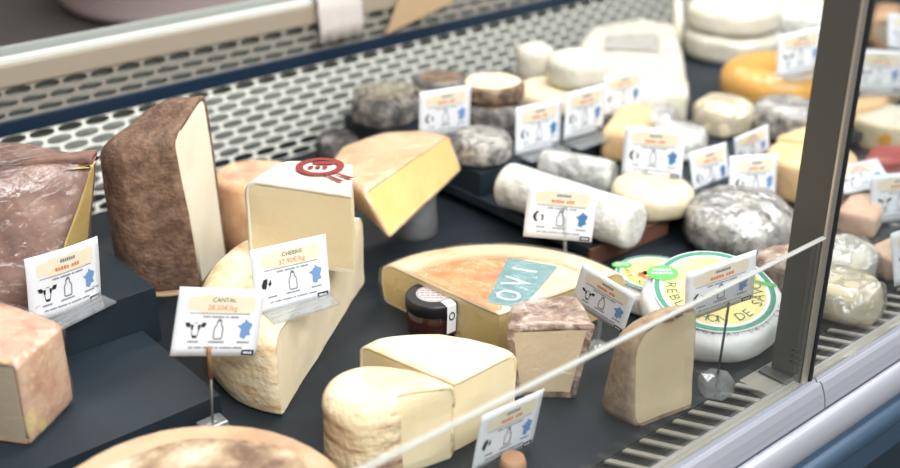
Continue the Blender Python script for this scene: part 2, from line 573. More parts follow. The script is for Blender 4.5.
# ------------------------------------------------------------------ the room
def structure(name, dims, mat, bev=0):
    o = box_obj(name, dims, mat, None, bev)
    o['kind'] = 'structure'
    return o
structure('floor', (-2.5, 6, -2.5, 5.2, -.05, 0), M['floor'])
structure('wall_back', (-2.5, 6, 5.0, 5.1, 0, 3.0), M['wallpaint'])
structure('ceiling', (-2.5, 6, -2.5, 5.2, 3.0, 3.05), flat('white_ceiling', srgb(225, 222, 216), .8))
structure('wall_front', (-2.5, 6, -2.5, -2.4, 0, 3.0), flat('pale_wall_paint', srgb(205, 200, 192), .8))
structure('wall_left', (-2.55, -2.5, -2.5, 5.2, 0, 3.0), flat('pale_wall_paint', srgb(205, 200, 192), .8))
structure('wall_right', (6, 6.05, -2.5, 5.2, 0, 3.0), flat('pale_wall_paint', srgb(205, 200, 192), .8))

# ------------------------------------------------------------------ the refrigerated counter
XL, XR = -.35, 3.1
case = thing('display_counter', 'long refrigerated cheese counter with black deck, white vented back and aluminium front rail', 'display counter', (0, 0, -BASE))
def cpart(name, bm, mat, parent=case, smooth=False):
    o = mesh_obj(name, bm, mat, parent, smooth)
    return o
def cbox(name, x0, x1, y0, y1, z0, z1, mat, bev=.001, parent=case):
    bm = bmesh.new(); box(bm, x0, x1, y0, y1, z0 + BASE, z1 + BASE, bev)
    return cpart(name, bm, mat, parent)
cbox('deck', XL, XR, .5065, 1.335, -.04, 0, M['deck'], 0)
cbox('base_cabinet', XL, XR, .47, 1.33, -BASE + .08, -.125, M['base'], .004)
cbox('plinth', XL, XR, .52, 1.3, -BASE, -BASE + .08, M['black'], 0)
cbox('slot_shade_plate', XL, XR, .5052, .5064, -.034, -.002, M['slot'], 0)  # black plate added to keep the slots dark over the lit deck edge
# front air grille: dark channel with slanted steel bars
cbox('grille_channel', XL, XR, .4735, .5065, -.05, -.034, M['slot'], 0)
bm = bmesh.new()
pitch, sk = .0222, .016
k = 0
x = XL
while x < XR:
    if not (.795 < x < .862):
        w = .006
        pts = [(x, .505), (x + w, .505), (x + w + sk, .475), (x + sk, .475)]
        lo = [bm.verts.new((px, py, BASE - .0015)) for px, py in pts]
        hi = [bm.verts.new((px, py, BASE + .0005)) for px, py in pts]
        bm.faces.new(hi[::-1]); bm.faces.new(lo)
        for i in range(4):
            bm.faces.new((lo[i], hi[i], hi[(i + 1) % 4], lo[(i + 1) % 4]))
    x += pitch
box(bm, .793, .868, .4735, .5065, BASE - .006, BASE + .0004)
bmesh.ops.recalc_face_normals(bm, faces=bm.faces)
cpart('air_grille', bm, M['steel'])
cbox('front_ledge', XL, XR, .4635, .4745, -.05, .001, M['steel'], .0008)
# aluminium bumper rails (extruded profiles), split beside the post
def rail(name, prof, x0, x1, mat):
    bm = bmesh.new()
    a = [bm.verts.new((x0, y, z + BASE)) for y, z in prof]
    b = [bm.verts.new((x1, y, z + BASE)) for y, z in prof]
    n = len(prof)
    for i in range(n):
        f = bm.faces.new((a[i], b[i], b[(i + 1) % n], a[(i + 1) % n]))
        f.smooth = name != 'upper_rail' and 1 < i < n - 2
    bm.faces.new(a[::-1]); bm.faces.new(b)
    bmesh.ops.recalc_face_normals(bm, faces=bm.faces)
    o = cpart(name, bm, mat)
    return o
up = [(.463, -.06), (.463, .001), (.4605, .002), (.459, -.001), (.4575, -.001), (.456, .001), (.4535, -.001), (.4500, -.008), (.4475, -.016), (.4465, -.024), (.449, -.03), (.449, -.06)]
SPLIT = .848
rail('upper_rail', up, XL, SPLIT - .001, M['alu'])
rail('upper_rail', up, SPLIT + .001, XR, M['alu'])
lowp = [(.449, -.07), (.449, -.03), (.4445, -.024), (.441, -.0235), (.4375, -.026), (.434, -.032), (.432, -.04), (.4315, -.047), (.434, -.054), (.4375, -.058), (.4375, -.07)]
rail('bumper_rail', lowp, XL, XR, M['alu'])
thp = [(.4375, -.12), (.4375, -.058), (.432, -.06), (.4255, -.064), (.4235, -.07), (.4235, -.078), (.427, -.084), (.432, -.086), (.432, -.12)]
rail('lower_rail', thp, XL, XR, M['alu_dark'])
cbox('front_apron', XL, XR, .44, .47, -.5, -.086, M['base'], 0)
# glass: low front pane, full pane beyond the post
g = cbox('front_glass', XL, .829, .4612, .4660, .0015, .153, M['glass'], 0)
cbox('glass_edge', XL, .829, .4612, .4660, .1531, .1546, M['glass_edge'], .0006, g)
g = cbox('tall_front_glass', .8432, XR, .4607, .4665, .0015, .52, M['glass'], 0)
po = cbox('support_post', .8305, .8375, .4655, .4985, .0008, .52, M['post'], .0012)
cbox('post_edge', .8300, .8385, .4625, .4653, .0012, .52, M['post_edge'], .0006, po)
cbox('rubber_seal',   .8390, .8428, .4605, .4645, .0015, .52, M['black'], .0006, po)
cbox('foot_plate', .817, .8303, .472, .503, .0008, .004, M['post'], .001, po)
bm = bmesh.new()
for i in range(3):
    for j in range(3):
        lathe(bm, [(.0012, 0), (.0012, .0008)], 8, (0, 0))
        for v in bm.verts[-16:] if False else []:
            pass
bm.free()
bm = bmesh.new()
for i in range(3):
    for j in range(3):
        y, z = .4685 + .0045 * i, .02 + .006 * j + BASE
        vs0 = [bm.verts.new((.8304, y + .0013 * math.cos(a * math.pi / 4), z + .0013 * math.sin(a * math.pi / 4))) for a in range(8)]
        vs1 = [bm.verts.new((.8296, v.co.y, v.co.z)) for v in vs0]
        bm.faces.new(vs1)
        for a in range(8):
            bm.faces.new((vs0[a], vs0[(a + 1) % 8], vs1[(a + 1) % 8], vs1[a]))
cpart('vent_holes', bm, M['slot'], po)
# perforated back
def perforated(name, x0, x1, y, z0, z1, mat, px=.0355, pz=.0122, hx=.0142, hz=.0042, tilt=0):
    bm = bmesh.new()
    rows = round((z1 - z0) / pz)
    pz = (z1 - z0) / rows
    N = 16
    for r in range(rows):
        xo = (px / 2) * (r % 2)
        n = int((x1 - x0) / px)
        for i in range(n):
            cx = x0 + xo + px * (i + .5); cz = z0 + pz * (r + .5)
            hole, rim = [], []
            for k in range(N):
                a = 2 * math.pi * (k + .5) / N
                c, s = math.cos(a), math.sin(a)
                hole.append((cx + hx * math.copysign(abs(c) ** .8, c), cz + hz * math.copysign(abs(s) ** .8, s)))
                m = max(abs(c), abs(s))
                rim.append((cx + px / 2 * c / m, cz + pz / 2 * s / m))
            hv = [bm.verts.new((p[0], y + tilt * (p[1] - z0), p[1] + BASE)) for p in hole]
            rv = [bm.verts.new((p[0], y + tilt * (p[1] - z0), p[1] + BASE)) for p in rim]
            for k in range(N):
                k2 = (k + 1) % N
                a0, a1 = rim[k], rim[k2]
                if abs(a0[0] - a1[0]) > 1e-6 and abs(a0[1] - a1[1]) > 1e-6:
                    cxr = a0[0] if abs(abs(a0[0] - cx) - px / 2) < 1e-6 else a1[0]
                    czr = a0[1] if abs(abs(a0[1] - cz) - pz / 2) < 1e-6 else a1[1]
                    cv = bm.verts.new((cxr, y + tilt * (czr - z0), czr + BASE))
                    bm.faces.new((hv[k], rv[k], cv, rv[k2], hv[k2]))
                else:
                    bm.faces.new((hv[k], rv[k], rv[k2], hv[k2]))
    bmesh.ops.remove_doubles(bm, verts=bm.verts, dist=1e-5)
    o = cpart(name, bm, mat)
    md = o.modifiers.new('thick', 'SOLIDIFY'); md.thickness = .0012; md.offset = 0
    return o
YB = 1.305
perforated('vented_back_panel', XL, XR, 1.252, .002, .106, M['mesh'], pz=.0104, hx=.0158, hz=.0043, tilt=(YB - 1.252) / .104)
cbox('back_duct', XL, XR, YB + .02, YB + .03, 0, .205, M['mesh_back'], 0)
cbox('dark_seal_strip', XL, XR, YB - .002, YB + .004, .106, .124, M['blue'], .001)
perforated('upper_vent_strip', XL, XR, YB + .004, .124, .164, M['mesh_up'], hx=.0158, hz=.0050)
cbox('back_ledge', XL, XR, YB, YB + .055, .164, .190, M['ledge'], .002)
cbox('sliding_track', XL, XR, YB + .004, YB + .016, .190, .197, M['track'], .001)
cbox('sliding_track', XL, XR, YB + .03, YB + .045, .190, .200, M['track'], .001)
cbox('back_cabinet', XL, XR, YB + .031, YB + .055, -BASE + .08, .164, M['base'], 0)
# staff side: a work bench with a few things seen over the ledge
bench = thing('work_bench', 'dark staff work bench behind the counter, mostly hidden by its back ledge', 'bench', (1.2, 1.85, -BASE))
bm = bmesh.new(); box(bm, -1.3, 1.9, -.36, .42, .90, .93, .003); mesh_obj('bench_top', bm, M['bench'], bench)
for sx in (-1.2, 1.8):
    for sy in (-.27, .27):
        bm = bmesh.new(); box(bm, sx - .025, sx + .025, sy - .025, sy + .025, 0, .90, .003); mesh_obj('leg', bm, M['bench'], bench)

# ------------------------------------------------------------------ trays on the deck
def slab(label, x0, x1, y0, y1, z0, z1, mat, name='serving_slab', cat='slab'):
    cx, cy = (x0 + x1) / 2, (y0 + y1) / 2
    bm = bmesh.new(); box(bm, x0 - cx, x1 - cx, y0 - cy, y1 - cy, 0, z1 - z0, .0006)
    o = mesh_obj(name, bm, mat)
    o.location = (cx, cy, z0 + BASE)
    tag(o, label, cat)
    return o
slab('low black slate tray spread under the left foreground price card', -.12, .397, .776, .9255, 0, .02, M['tray'])
slab('tall black slab under the plum brown wrapped wedge, behind the cow price card', -.12, .417, .927, 1.16, 0, .06, M['tray'])
p2 = thing('serving_slab', 'wide dark slate board with brown wooden front edge under the white logs', 'slab', (1.48, 1.0, 0))
bm = bmesh.new(); box(bm, -.625, .72, -.2408, .238, .012, .024, .001); box(bm, -.60, .70, -.22, .22, .0002, .012); mesh_obj('slate_top', bm, M['tray'], p2)
bm = bmesh.new(); box(bm, -.625, -.49, -.2455, -.2412, .0005, .0235, .001); mesh_obj('wooden_edge', bm, M['wood'], p2)
slab('raised black slate step carrying the ash cheeses and back price cards', .858, 1.17, .942, 1.225, .0245, .055, M['tray'])

# ------------------------------------------------------------------ price cards
WC, HC = .075, .060
FONT_MESH = {}
def text_polys(body):
    if body in FONT_MESH:
        return FONT_MESH[body]
    cu = bpy.data.curves.new('lettering', 'FONT')
    cu.body = body
    cu.align_x = 'CENTER'; cu.align_y = 'CENTER'
    cu.resolution_u = 2
    ob = bpy.data.objects.new('lettering', cu)
    COL.objects.link(ob)
    dg = bpy.context.evaluated_depsgraph_get()
    me = bpy.data.meshes.new_from_object(ob.evaluated_get(dg))
    polys = [[(me.vertices[i].co.x, me.vertices[i].co.y) for i in p.vertices] for p in me.polygons]
    bpy.data.objects.remove(ob); bpy.data.curves.remove(cu); bpy.data.meshes.remove(me)
    FONT_MESH[body] = polys
    return polys

CMATS = ['white', 'beige', 'ink', 'grey_ink', 'orange_ink', 'brown_ink', 'blue_ink', 'navy_ink']
CI = {k: i for i, k in enumerate(CMATS)}

COW = [[(-1, .62), (-.62, .66), (-.46, .42), (-.52, .16), (-.84, .22)], [(1, .62), (.62, .66), (.46, .42), (.52, .16), (.84, .22)],
       [(-.46, .42), (-.2, .44), (-.2, .08), (-.3, -.22), (-.42, .05)], [(.46, .42), (.2, .44), (.2, .08), (.3, -.22), (.42, .05)],
       [(-.34, -.2), (-.27, -.2), (-.2, -.66), (-.27, -.66)], [(.34, -.2), (.27, -.2), (.2, -.66), (.27, -.66)], [(-.2, .62), (.2, .62), (.2, .56), (-.2, .56)],
       [(-.27, -.62), (.27, -.62), (.18, -.88), (-.18, -.88)]]
GOAT = [[(-.55, .3), (-.2, .75), (.05, .7), (-.2, .35), (-.25, -.15), (.0, -.6), (-.35, -.55), (-.6, -.1)],
        [(.25, .45), (.6, .2), (.55, -.35), (.35, -.45), (.42, .0)]]
SHEEP = [[(-.7, .1), (-.45, .7), (-.05, .75), (-.1, .2), (-.35, -.5), (-.6, -.4)], [(-.02, .15), (.28, .62), (.3, .1), (.1, -.15)]]
FRANCE = [(-.05, 1), (.25, .75), (.85, .5), (.7, .05), (.55, -.1), (.75, -.55), (.3, -.6), (.05, -.95), (-.5, -.75), (-.45, 0), (-.95, .35), (-.45, .42), (-.35, .65), (-.12, .6)]
BOT = [(-.42, -.9), (.42, -.9), (.5, -.75), (.5, .15), (.24, .45), (.24, .8), (-.24, .8), (-.24, .45), (-.5, .15), (-.5, -.75)]

def price_card(label, pose, animal, title, price, holder, base_z, bend=.0, strong=False, scale=1.0, group='price cards in the cheese counter', push=1.0, nobar=False):
    pos, xa, ya = (Vector(v) for v in pose)
    eye0 = Vector((0, 0, .585))
    pos = eye0 + (pos - eye0) * push
    W, H = WC * scale, HC * scale
    xa.normalize(); ya = (ya - xa * ya.dot(xa)).normalized(); na = xa.cross(ya)
    root = thing('price_card', label, 'price card', (pos.x, pos.y, pos.z), 0, group)
    rot = Matrix((xa, ya, na)).transposed()
    bm = bmesh.new()
    def P(u, v, lay):
        b = bend * ((2 * u / W) ** 2) + bend * .8 * max(0, 2 * v / H - .3) ** 2
        return rot @ Vector((u, v, .0003 + .00018 * lay - b))
    # card body, a thin grid that can curl
    nx, ny = 10, 8
    for side in (0, 1):
        g = [[bm.verts.new(P(W * (i / nx - .5), H * (j / ny - .5), 0) - (na * .0006 if side else Vector())) for i in range(nx + 1)] for j in range(ny + 1)]
        for j in range(ny):
            for i in range(nx):
                q = (g[j][i], g[j][i + 1], g[j + 1][i + 1], g[j + 1][i])
                f = bm.faces.new(q if not side else q[::-1]); f.material_index = 0; f.smooth = True
        if side == 0: g0 = g
    for i in range(nx):
        bm.faces.new((g0[0][i], g[0][i], g[0][i + 1], g0[0][i + 1])); bm.faces.new((g0[ny][i], g0[ny][i + 1], g[ny][i + 1], g[ny][i]))
    for j in range(ny):
        bm.faces.new((g0[j][0], g0[j + 1][0], g[j + 1][0], g[j][0])); bm.faces.new((g0[j][nx], g[j][nx], g[j + 1][nx], g0[j + 1][nx]))
    def poly(pts, mat, lay=1):
        # pts in card fractions (0..1, y up)
        vs = [bm.verts.new(P((u - .5) * W, (v - .5) * H, lay)) for u, v in pts]
        try:
            f = bm.faces.new(vs); f.material_index = CI[mat]
            f.normal_update()
            if f.normal.dot(na) < 0: f.normal_flip()
        except ValueError: pass
    def rect(u0, u1, v0, v1, mat, lay=1):
        n = max(1, int((u1 - u0) / .1))
        for k in range(n):
            a, b = u0 + (u1 - u0) * k / n, u0 + (u1 - u0) * (k + 1) / n
            poly([(a, v0), (b, v0), (b, v1), (a, v1)], mat, lay)
    def text(body, cu, cv, hh, mat, lay=2, wmax=None):
        ps = text_polys(body)
        xs = [p[0] for q in ps for p in q]
        w = max(xs) - min(xs)
        s = hh / .7 * H
        if wmax and w * s > wmax * W: sx = wmax * W / w
        else: sx = s
        for q in ps:
            poly([(cu + x * sx / W, cv + y * s / H) for x, y in q], mat, lay)
    def words(cu, cv, hh, lens, mat, lay=2, unit=.03):
        tot = sum(lens) * unit + (len(lens) - 1) * unit * .8
        u = cu - tot / 2
        for l in lens:
            for k in range(l):
                rect(u + k * unit + unit * .1, u + (k + 1) * unit - unit * .16, cv - hh / 2, cv + hh / 2 * (1 if (k * 7 + l) % 3 else .7), mat, lay)
            u += (l + .8) * unit
    # beige brush stroke
    n = 12
    for k in range(n):
        a, b = .12 + .78 * k / n, .12 + .78 * (k + 1) / n
        e = lambda q: .014 * math.sin(q * 23) - (.05 if q < .16 or q > .86 else .015 if q < .3 else 0)
        poly([(a, .645 - e(a)), (b, .645 - e(b)), (b, .90 + e(b)), (a, .90 + e(a))], 'beige', 1)
    rect(.15, .86, .628, .640, 'brown_ink', 2)
    if title: text(title, .53, .83, .062, 'ink', wmax=.42)
    else: words(.53, .83, .05, (7,), 'grey_ink')
    if price: text(price, .52, .715, .075, 'orange_ink', wmax=.42)
    else: words(.52, .72, .055, (5, 3), 'orange_ink', unit=.038)
    words(.52, .585, .028, (5, 8, 2, 6), 'grey_ink', unit=.018)
    # icons
    if animal == 'cow': 
        for q in COW: poly([(.24 + .125 * x, .40 + .15 * y) for x, y in q], 'ink', 2)
    else:
        for q in (GOAT if animal == 'goat' else SHEEP): poly([(.19 + .13 * x, .40 + .15 * y) for x, y in q], 'ink', 2)
    for k in range(len(BOT)):
        a, b = Vector(BOT[k]), Vector(BOT[(k + 1) % len(BOT)])
        nn = Vector((-(b - a).y, (b - a).x)).normalized() * .07
        poly([(.51 + .10 * q.x, .40 + .155 * q.y) for q in (a - nn, b - nn, b + nn, a + nn)], 'grey_ink', 2)
    poly([(.51 + .10 * x, .40 + .155 * y) for x, y in ((-.2, .86), (.2, .86), (.2, 1.0), (-.2, 1.0))], 'grey_ink', 2)
    poly([(.82 + .10 * x, .41 + .155 * y) for x, y in FRANCE], 'navy_ink' if strong else 'blue_ink', 2)
    for cu, ls in ((.23, (6,)), (.5, (9,)), (.82, (7,))):
        words(cu, .215, .03, ls, 'grey_ink', unit=.021)
    words(.5, .13, .028, (3, 5, 7, 2, 8, 6), 'grey_ink', unit=.018)
    rect(.82, .965, .02, .10, 'ink', 2)
    words(.892, .06, .03, (4,), 'white', 3, unit=.026)
    mesh_obj('card', bm, [M[k] for k in CMATS], root)
    bot = rot @ Vector((0, -H / 2, 0))
    gz = base_z + .0007 - pos.z                     # support height relative to the card centre
    # holders
    bm = None
    if holder == 'clip':
        s = rot @ Vector((-.006, -H * .33, .004)); f = Vector((s.x + .003, s.y + .016, gz + .006))
        bm = bmesh.new(); tube(bm, [f, s.lerp(f, .55), s.lerp(f, .2)], .0011); mesh_obj('wire_stem', bm, M['steel'], root)
        bm = bmesh.new(); tube(bm, [s.lerp(f, .4), rot @ Vector((-.006, -H * .40, .003)), rot @ Vector((-.006, -H * .34, .003))], .0020, 6); mesh_obj('wooden_peg', bm, M['peg'], root)
        bm = bmesh.new(); box(bm, f.x - .012, f.x + .012, f.y - .009, f.y + .009, gz, gz + .008, .002); mesh_obj('base', bm, M['plastic'], root)
    elif holder == 'wire':
        s = rot @ Vector((.008, -H * .36, .003)); f = Vector((s.x * .55, s.y * .55 - .002, gz + .004))
        bm = bmesh.new(); tube(bm, [f, s.lerp(f, .5), s], .0012); mesh_obj('wire_stem', bm, M['black'], root)
        bm = bmesh.new(); lathe(bm, [(.016, gz), (.017, gz + .012), (.0145, gz + .016), (.004, gz + .018)], 6, (f.x, f.y))
        for fc in bm.faces: fc.smooth = False
        mesh_obj('base', bm, M['plastic'], root)
    elif holder == 'peg':
        s = rot @ Vector((0, -H * .36, .006))
        bm = bmesh.new(); lathe(bm, [(.0105, gz), (.0115, gz + .004), (.0112, s.z - .002), (.0095, s.z + .003)], 18, (s.x - .003, s.y - .008)); mesh_obj('wooden_peg', bm, M['peg'], root)
    elif holder in ('stick', 'front_stick'):
        s = rot @ (Vector((.004, H * .12, .003)) if holder == 'front_stick' else Vector((0, -H * .2, -.0034)))
        f = Vector((s.x + .003, s.y - .003, gz)) if holder == 'front_stick' else Vector((s.x, s.y + .004, gz))
        bm = bmesh.new(); tube(bm, [f, s.lerp(f, .5), s], .0026, 6); mesh_obj('clear_stick', bm, M['plastic'], root)
        bm = bmesh.new(); lathe(bm, [(.012, gz), (.012, gz + .003), (.004, gz + .006)], 16, (f.x, f.y)); mesh_obj('base', bm, M['plastic'], root)
    elif holder == 'foot':
        # clear angled foot: plate on the support, upright lip behind the card
        d = Vector((na.x, na.y, 0)).normalized(); e = Vector((xa.x, xa.y, 0)).normalized()
        bm = bmesh.new()
        q = []
        for sx in (-.42, .46):
            for sd in (-.004, .024):
                q.append(Vector((bot.x, bot.y, 0)) + e * (sx * W) + d * sd)
        lo = [bm.verts.new((v.x, v.y, gz + .0002)) for v in q]; hi = [bm.verts.new((v.x, v.y, gz + .0022)) for v in q]
        for a in ((0, 1, 3, 2),):
            bm.faces.new([lo[i] for i in a]); bm.faces.new([hi[i] for i in a][::-1])
        for i, j in ((0, 1), (1, 3), (3, 2), (2, 0)):
            bm.faces.new((lo[i], lo[j], hi[j], hi[i]))
        top = max(bot.z + .012, gz + .012)
        w0, w1 = q[0] - d * .0005, q[2] - d * .0005
        s0 = rot @ Vector((-.42 * W, -H * .25, -.0012)); s1 = rot @ Vector((.46 * W, -H * .25, -.0012))
        a = [bm.verts.new((w0.x, w0.y, gz + .001)), bm.verts.new((w1.x, w1.y, gz + .001)), bm.verts.new(s1), bm.verts.new(s0)]
        b = [bm.verts.new(v.co - d * .0015) for v in a]
        bm.faces.new(a); bm.faces.new(b[::-1])
        for i in range(4): bm.faces.new((a[i], a[(i + 1) % 4], b[(i + 1) % 4], b[i]))
        bmesh.ops.recalc_face_normals(bm, faces=bm.faces)
        mesh_obj('clear_foot', bm, M['plastic'], root)
    return root

POSE = {
'slate': ([0.34, 0.9489, 0.0851], [0.966, 0.24, -0.1], [0.098, 0.017, 0.995], 1.060),
'cantal': ([0.3879, 0.7479, 0.1098], [0.936, -0.217, -0.278], [0.297, 0.061, 0.953], 0.991),
'chebris': ([0.4783, 0.7753, 0.1139], [0.991, -0.128, -0.045], [0.065, 0.156, 0.986], 0.987),
'bluewheel': ([0.7308, 0.6267, 0.06], [0.183, -0.954, -0.237], [-0.008, -0.243, 0.97], 0.813),
'reb': ([0.7551, 0.5138, 0.1109], [0.916, -0.364, 0.172], [-0.216, -0.085, 0.973], 0.932),
'front': ([0.5398, 0.5554, 0.0347], [0.996, 0.027, -0.08], [0.083, -0.12, 0.989], 0.958),
'log': ([0.8095, 0.7616, 0.0796], [0.719, -0.691, -0.073], [0.15, 0.052, 0.987], 0.987),
'hay': ([0.8847, 1.0401, 0.102], [0.989, -0.144, -0.042], [0.045, 0.023, 0.999], 1.020),
'a': ([0.9627, 0.95, 0.0886], [0.997, -0.052, -0.051], [0.054, 0.067, 0.996], 1.020),
'b': ([1.0372, 0.9407, 0.0942], [0.997, 0.047, -0.058], [0.056, 0.04, 0.998], 1.033),
'c': ([1.1405, 0.9667, 0.0905], [0.993, -0.121, 0.0], [0.005, 0.042, 0.999], 0.926),
'orange': ([1.4131, 0.8728, 0.1157], [0.936, -0.346, 0.069], [-0.042, 0.086, 0.995], 1.028),
'm1': ([1.0111, 0.8039, 0.0851], [0.438, -0.897, 0.064], [0.236, 0.184, 0.954], 0.976),
'm2': ([1.1115, 0.7908, 0.039], [0.999, -0.022, -0.048], [0.052, 0.291, 0.955], 0.977),
'm3': ([1.2005, 0.7936, 0.0486], [0.934, -0.282, 0.218], [-0.213, 0.049, 0.976], 0.718),
'm4': ([1.1113, 0.7244, 0.0492], [0.951, -0.294, -0.1], [0.161, 0.193, 0.968], 0.954),
'r1': ([1.519, 0.8049, 0.0828], [0.78, -0.623, -0.057], [0.187, 0.145, 0.972], 0.992),
'r2': ([1.7296, 0.8749, 0.0864], [0.792, -0.595, -0.136], [0.435, 0.394, 0.81], 1.005),
'r3': ([1.2204, 0.594, 0.0372], [0.837, -0.545, 0.052], [0.131, 0.291, 0.948], 0.961),
'r4': ([1.0657, 0.4888, 0.0539], [0.977, -0.208, 0.051], [0.004, 0.253, 0.968], 0.999),
}
CARDS = [
 # key, label, animal, title, price, holder, support height, bend, strong, push
 ('slate', 'slightly curled cow price card in front of the plum brown wrapped wedge', 'cow', None, None, 'foot', .0605, .003, False),
 ('cantal', 'cow price card clipped on a wire stem, its black title reading CANTAL', 'cow', 'CANTAL', '28.50\u20ac/kg', 'clip', 0, 0, False),
 ('chebris', 'price card with orange price leaning on the wedge with the red stamp', 'sheep', 'CHEBRIS', '37.90\u20ac/kg', 'foot', .0845, 0, False),
 ('bluewheel', 'sideways tilted cow price card between the crusty wedge and the grey rind wedge', 'cow', None, None, 'stick', 0, 0, False),
 ('reb', 'price card on a thin wire above the white cheese with green rings', 'goat', None, None, 'wire', 0, 0, False),
 ('front', 'price card behind the low glass edge, held by a round wooden peg', 'sheep', None, None, 'peg', 0, 0, False),
 ('log', 'goat price card on a clear stick in front of the long white log', 'goat', None, None, 'front_stick', 0, 0, True),
 ('hay', 'price card standing before the brown topped ash cheese near the back panel', 'goat', None, None, 'foot', .055, 0, False),
 ('a', 'first price card of the back row, behind the left end of the white log', 'goat', None, None, 'foot', .055, 0, True),
 ('b', 'middle price card of the back row of three on the raised black step', 'goat', None, None, 'foot', .055, 0, True),
 ('c', 'last price card of the back row, in front of the big wrapped white wedge', 'goat', None, None, 'foot', .055, 0, True),
 ('orange', 'price card standing on the bright orange cheese beside the steel post', 'cow', None, None, 'foot', .082, 0, False),
 ('m1', 'goat price card standing on the wrapped cream rounds beside the peach wedge', 'goat', None, None, 'stick', .0585, 0, True),
 ('m2', 'narrow turned price card between the cream rounds and the curled card', 'goat', None, None, 'stick', .0243, 0, True),
 ('m3', 'small slanted price card peeping out behind the curled white card', 'goat', None, None, 'stick', .0243, 0, False),
 ('m4', 'white price card with curled top just above the wrapped grey ball', 'goat', None, None, 'stick', 0, .004, False),
 ('r1', 'price card right of the steel post, above the beige wedge', 'cow', None, None, 'foot', .053, 0, False),
 ('r2', 'price card cut by the top right picture edge, highest beyond the post', 'cow', None, None, 'stick', .0243, 0, False),
 ('r3', 'cow price card beyond the post, in front of the red rind', 'cow', None, None, 'stick', 0, 0, False),
 ('r4', 'price card cut by the right picture edge, standing close to the air grille', 'cow', None, None, 'stick', 0, 0, False),
]
for key, lab, ani, tt, pr, hold, bz, bd, st in CARDS:
    price_card(lab, POSE[key][:3], ani, tt, pr, hold, bz, bd, st, scale=POSE[key][3], push={'slate': .985, 'r4': 1.035}.get(key, 1.0))

def flat_part(name, polys, mat, parent, z, thick=0.0004):
    """printed / paper shapes lying on a flat top (local coordinates)"""
    bm = bmesh.new()
    for q in polys:
        vs = [bm.verts.new((p[0], p[1], z)) for p in q]
        try:
            f = bm.faces.new(vs); f.normal_update()
            if f.normal.z < 0: f.normal_flip()
        except ValueError:
            pass
    return mesh_obj(name, bm, mat, parent)

def ring_polys(r0, r1, a0=0, a1=360, n=48, c=(0, 0), sx=1.0, sy=1.0):
    out = []
    for k in range(n):
        a, b = math.radians(a0 + (a1 - a0) * k / n), math.radians(a0 + (a1 - a0) * (k + 1) / n)
        q = [(r0, a), (r1, a), (r1, b), (r0, b)] if r0 > 0 else [(0, a), (r1, a), (r1, b)]
        out.append([(c[0] + sx * r * math.cos(t), c[1] + sy * r * math.sin(t)) for r, t in q])
    return out

# --- the left group
K = at(52, 268, .06); K2 = (.398, 1.035)
Kt = at(92, 152, .18)
cheese('cheese_wedge', 'wrapped plum brown cheese wedge with yellow cut side at the left edge', 'cheese',
       [(.318, .957), K2, (.36, 1.13), (.14, 1.13), (.12, 1.00)], [0, 1, 1, 1, 1], .122, .060, M['r_plum'], M['p_yellow'], t=.005, rr=.016,
       top=[(.394, .978), (.405, .992), (.36, 1.10), (.16, 1.12), (.15, 1.0)], corner=.03, film=M['film'], amp=.002)
cheese('cheese_wedge', 'tall dark brown rinded cheese wedge with narrow cream cut side', 'cheese',
       [(.498, .993), (.556, 1.034), (.52, 1.10), (.434, 1.07), (.434, 1.022)], [0, 1, 1, 1, 1], .186, .0045, M['r_brown'], M['p_white'], t=.005, rr=.016, amp=.0025, sc=22,
       top=[(.482, .984), (.541, 1.019), (.51, 1.07), (.43, 1.06), (.424, 1.015)], slope=(2.2, 0), corner=.025)
bm = bmesh.new(); lathe(bm, [(.048, 0), (.05, .001), (.05, .003), (.048, .004)], 40)
o = mesh_obj('cardboard_disc', bm, M['cardboard']); o.location = (.49, 1.045, BASE); tag(o, 'round tan card disc under the tall dark brown wedge', 'disc')
wheel('round_cheese', 'pinkish orange cheese half hidden behind the wedge with the red stamp', 'cheese', (.612, 1.055), .05, .088, 0, M['r_orange'], rr=.009, bulge=.004, topmat=M['r_pink'], amp=.002)

# half wheel with its cut side to the right
A, B = Vector((.432, .735)), Vector((.644, .894))
mid = (A + B) / 2; rad = (B - A).length / 2
ang = math.degrees(math.atan2((B - A).y, (B - A).x))
ux = (B - A).normalized(); uy = Vector((-ux.y, ux.x))
arc = [mid + ux * (math.cos(math.radians(a)) * rad) + uy * (math.sin(math.radians(a)) * rad * .86) for a in range(0, 181, 6)]
cheese('half_cheese', 'half wheel with golden rind carrying the red stamped wedge', 'cheese', arc, [1] * (len(arc) - 1) + [0], .084, 0,
       M['r_gold'], M['p_pale'], t=.003, rr=.016, bulge=.003, amp=.0015)
st = cheese('cheese_wedge', 'cream cheese wedge with dark red stamp on its white top', 'cheese',
       [(.497, .880), (.552, .782), (.604, .852), (.558, .908)], [0, 0, 1, 1], .082, .0845, M['r_white'], M['p_cream'], t=.004, rr=.014, amp=.0012)
# stamp, local to the wedge
c0 = Vector((st.location.x, st.location.y))
sp = at(320, 167, .1685) - c0
xa, ya = Vector((RT.x, RT.y)).normalized(), Vector((FW.x, FW.y)).normalized()
def stamp(q): return [tuple(sp + xa * p[0] + ya * p[1]) for p in q]
pol = [stamp(q) for q in ring_polys(.0165, .0235, n=40, sy=.95)]
pol += [stamp(q) for q in ring_polys(.0, .009, n=20, c=(.002, .009), sx=1.2, sy=.5)]
for i in range(3):
    pol.append(stamp([(-.011 + .007 * i, -.006), (-.006 + .007 * i, -.0045), (-.007 + .007 * i, .0015), (-.0115 + .007 * i, .0005)]))
pol.append(stamp([(.004, -.019), (.011, -.022), (.027, -.036), (.022, -.038)]))
pol.append(stamp([(.013, -.015), (.019, -.017), (.036, -.028), (.030, -.031)]))
flat_part('red_stamp', pol, M['red_ink'], st, .0842)

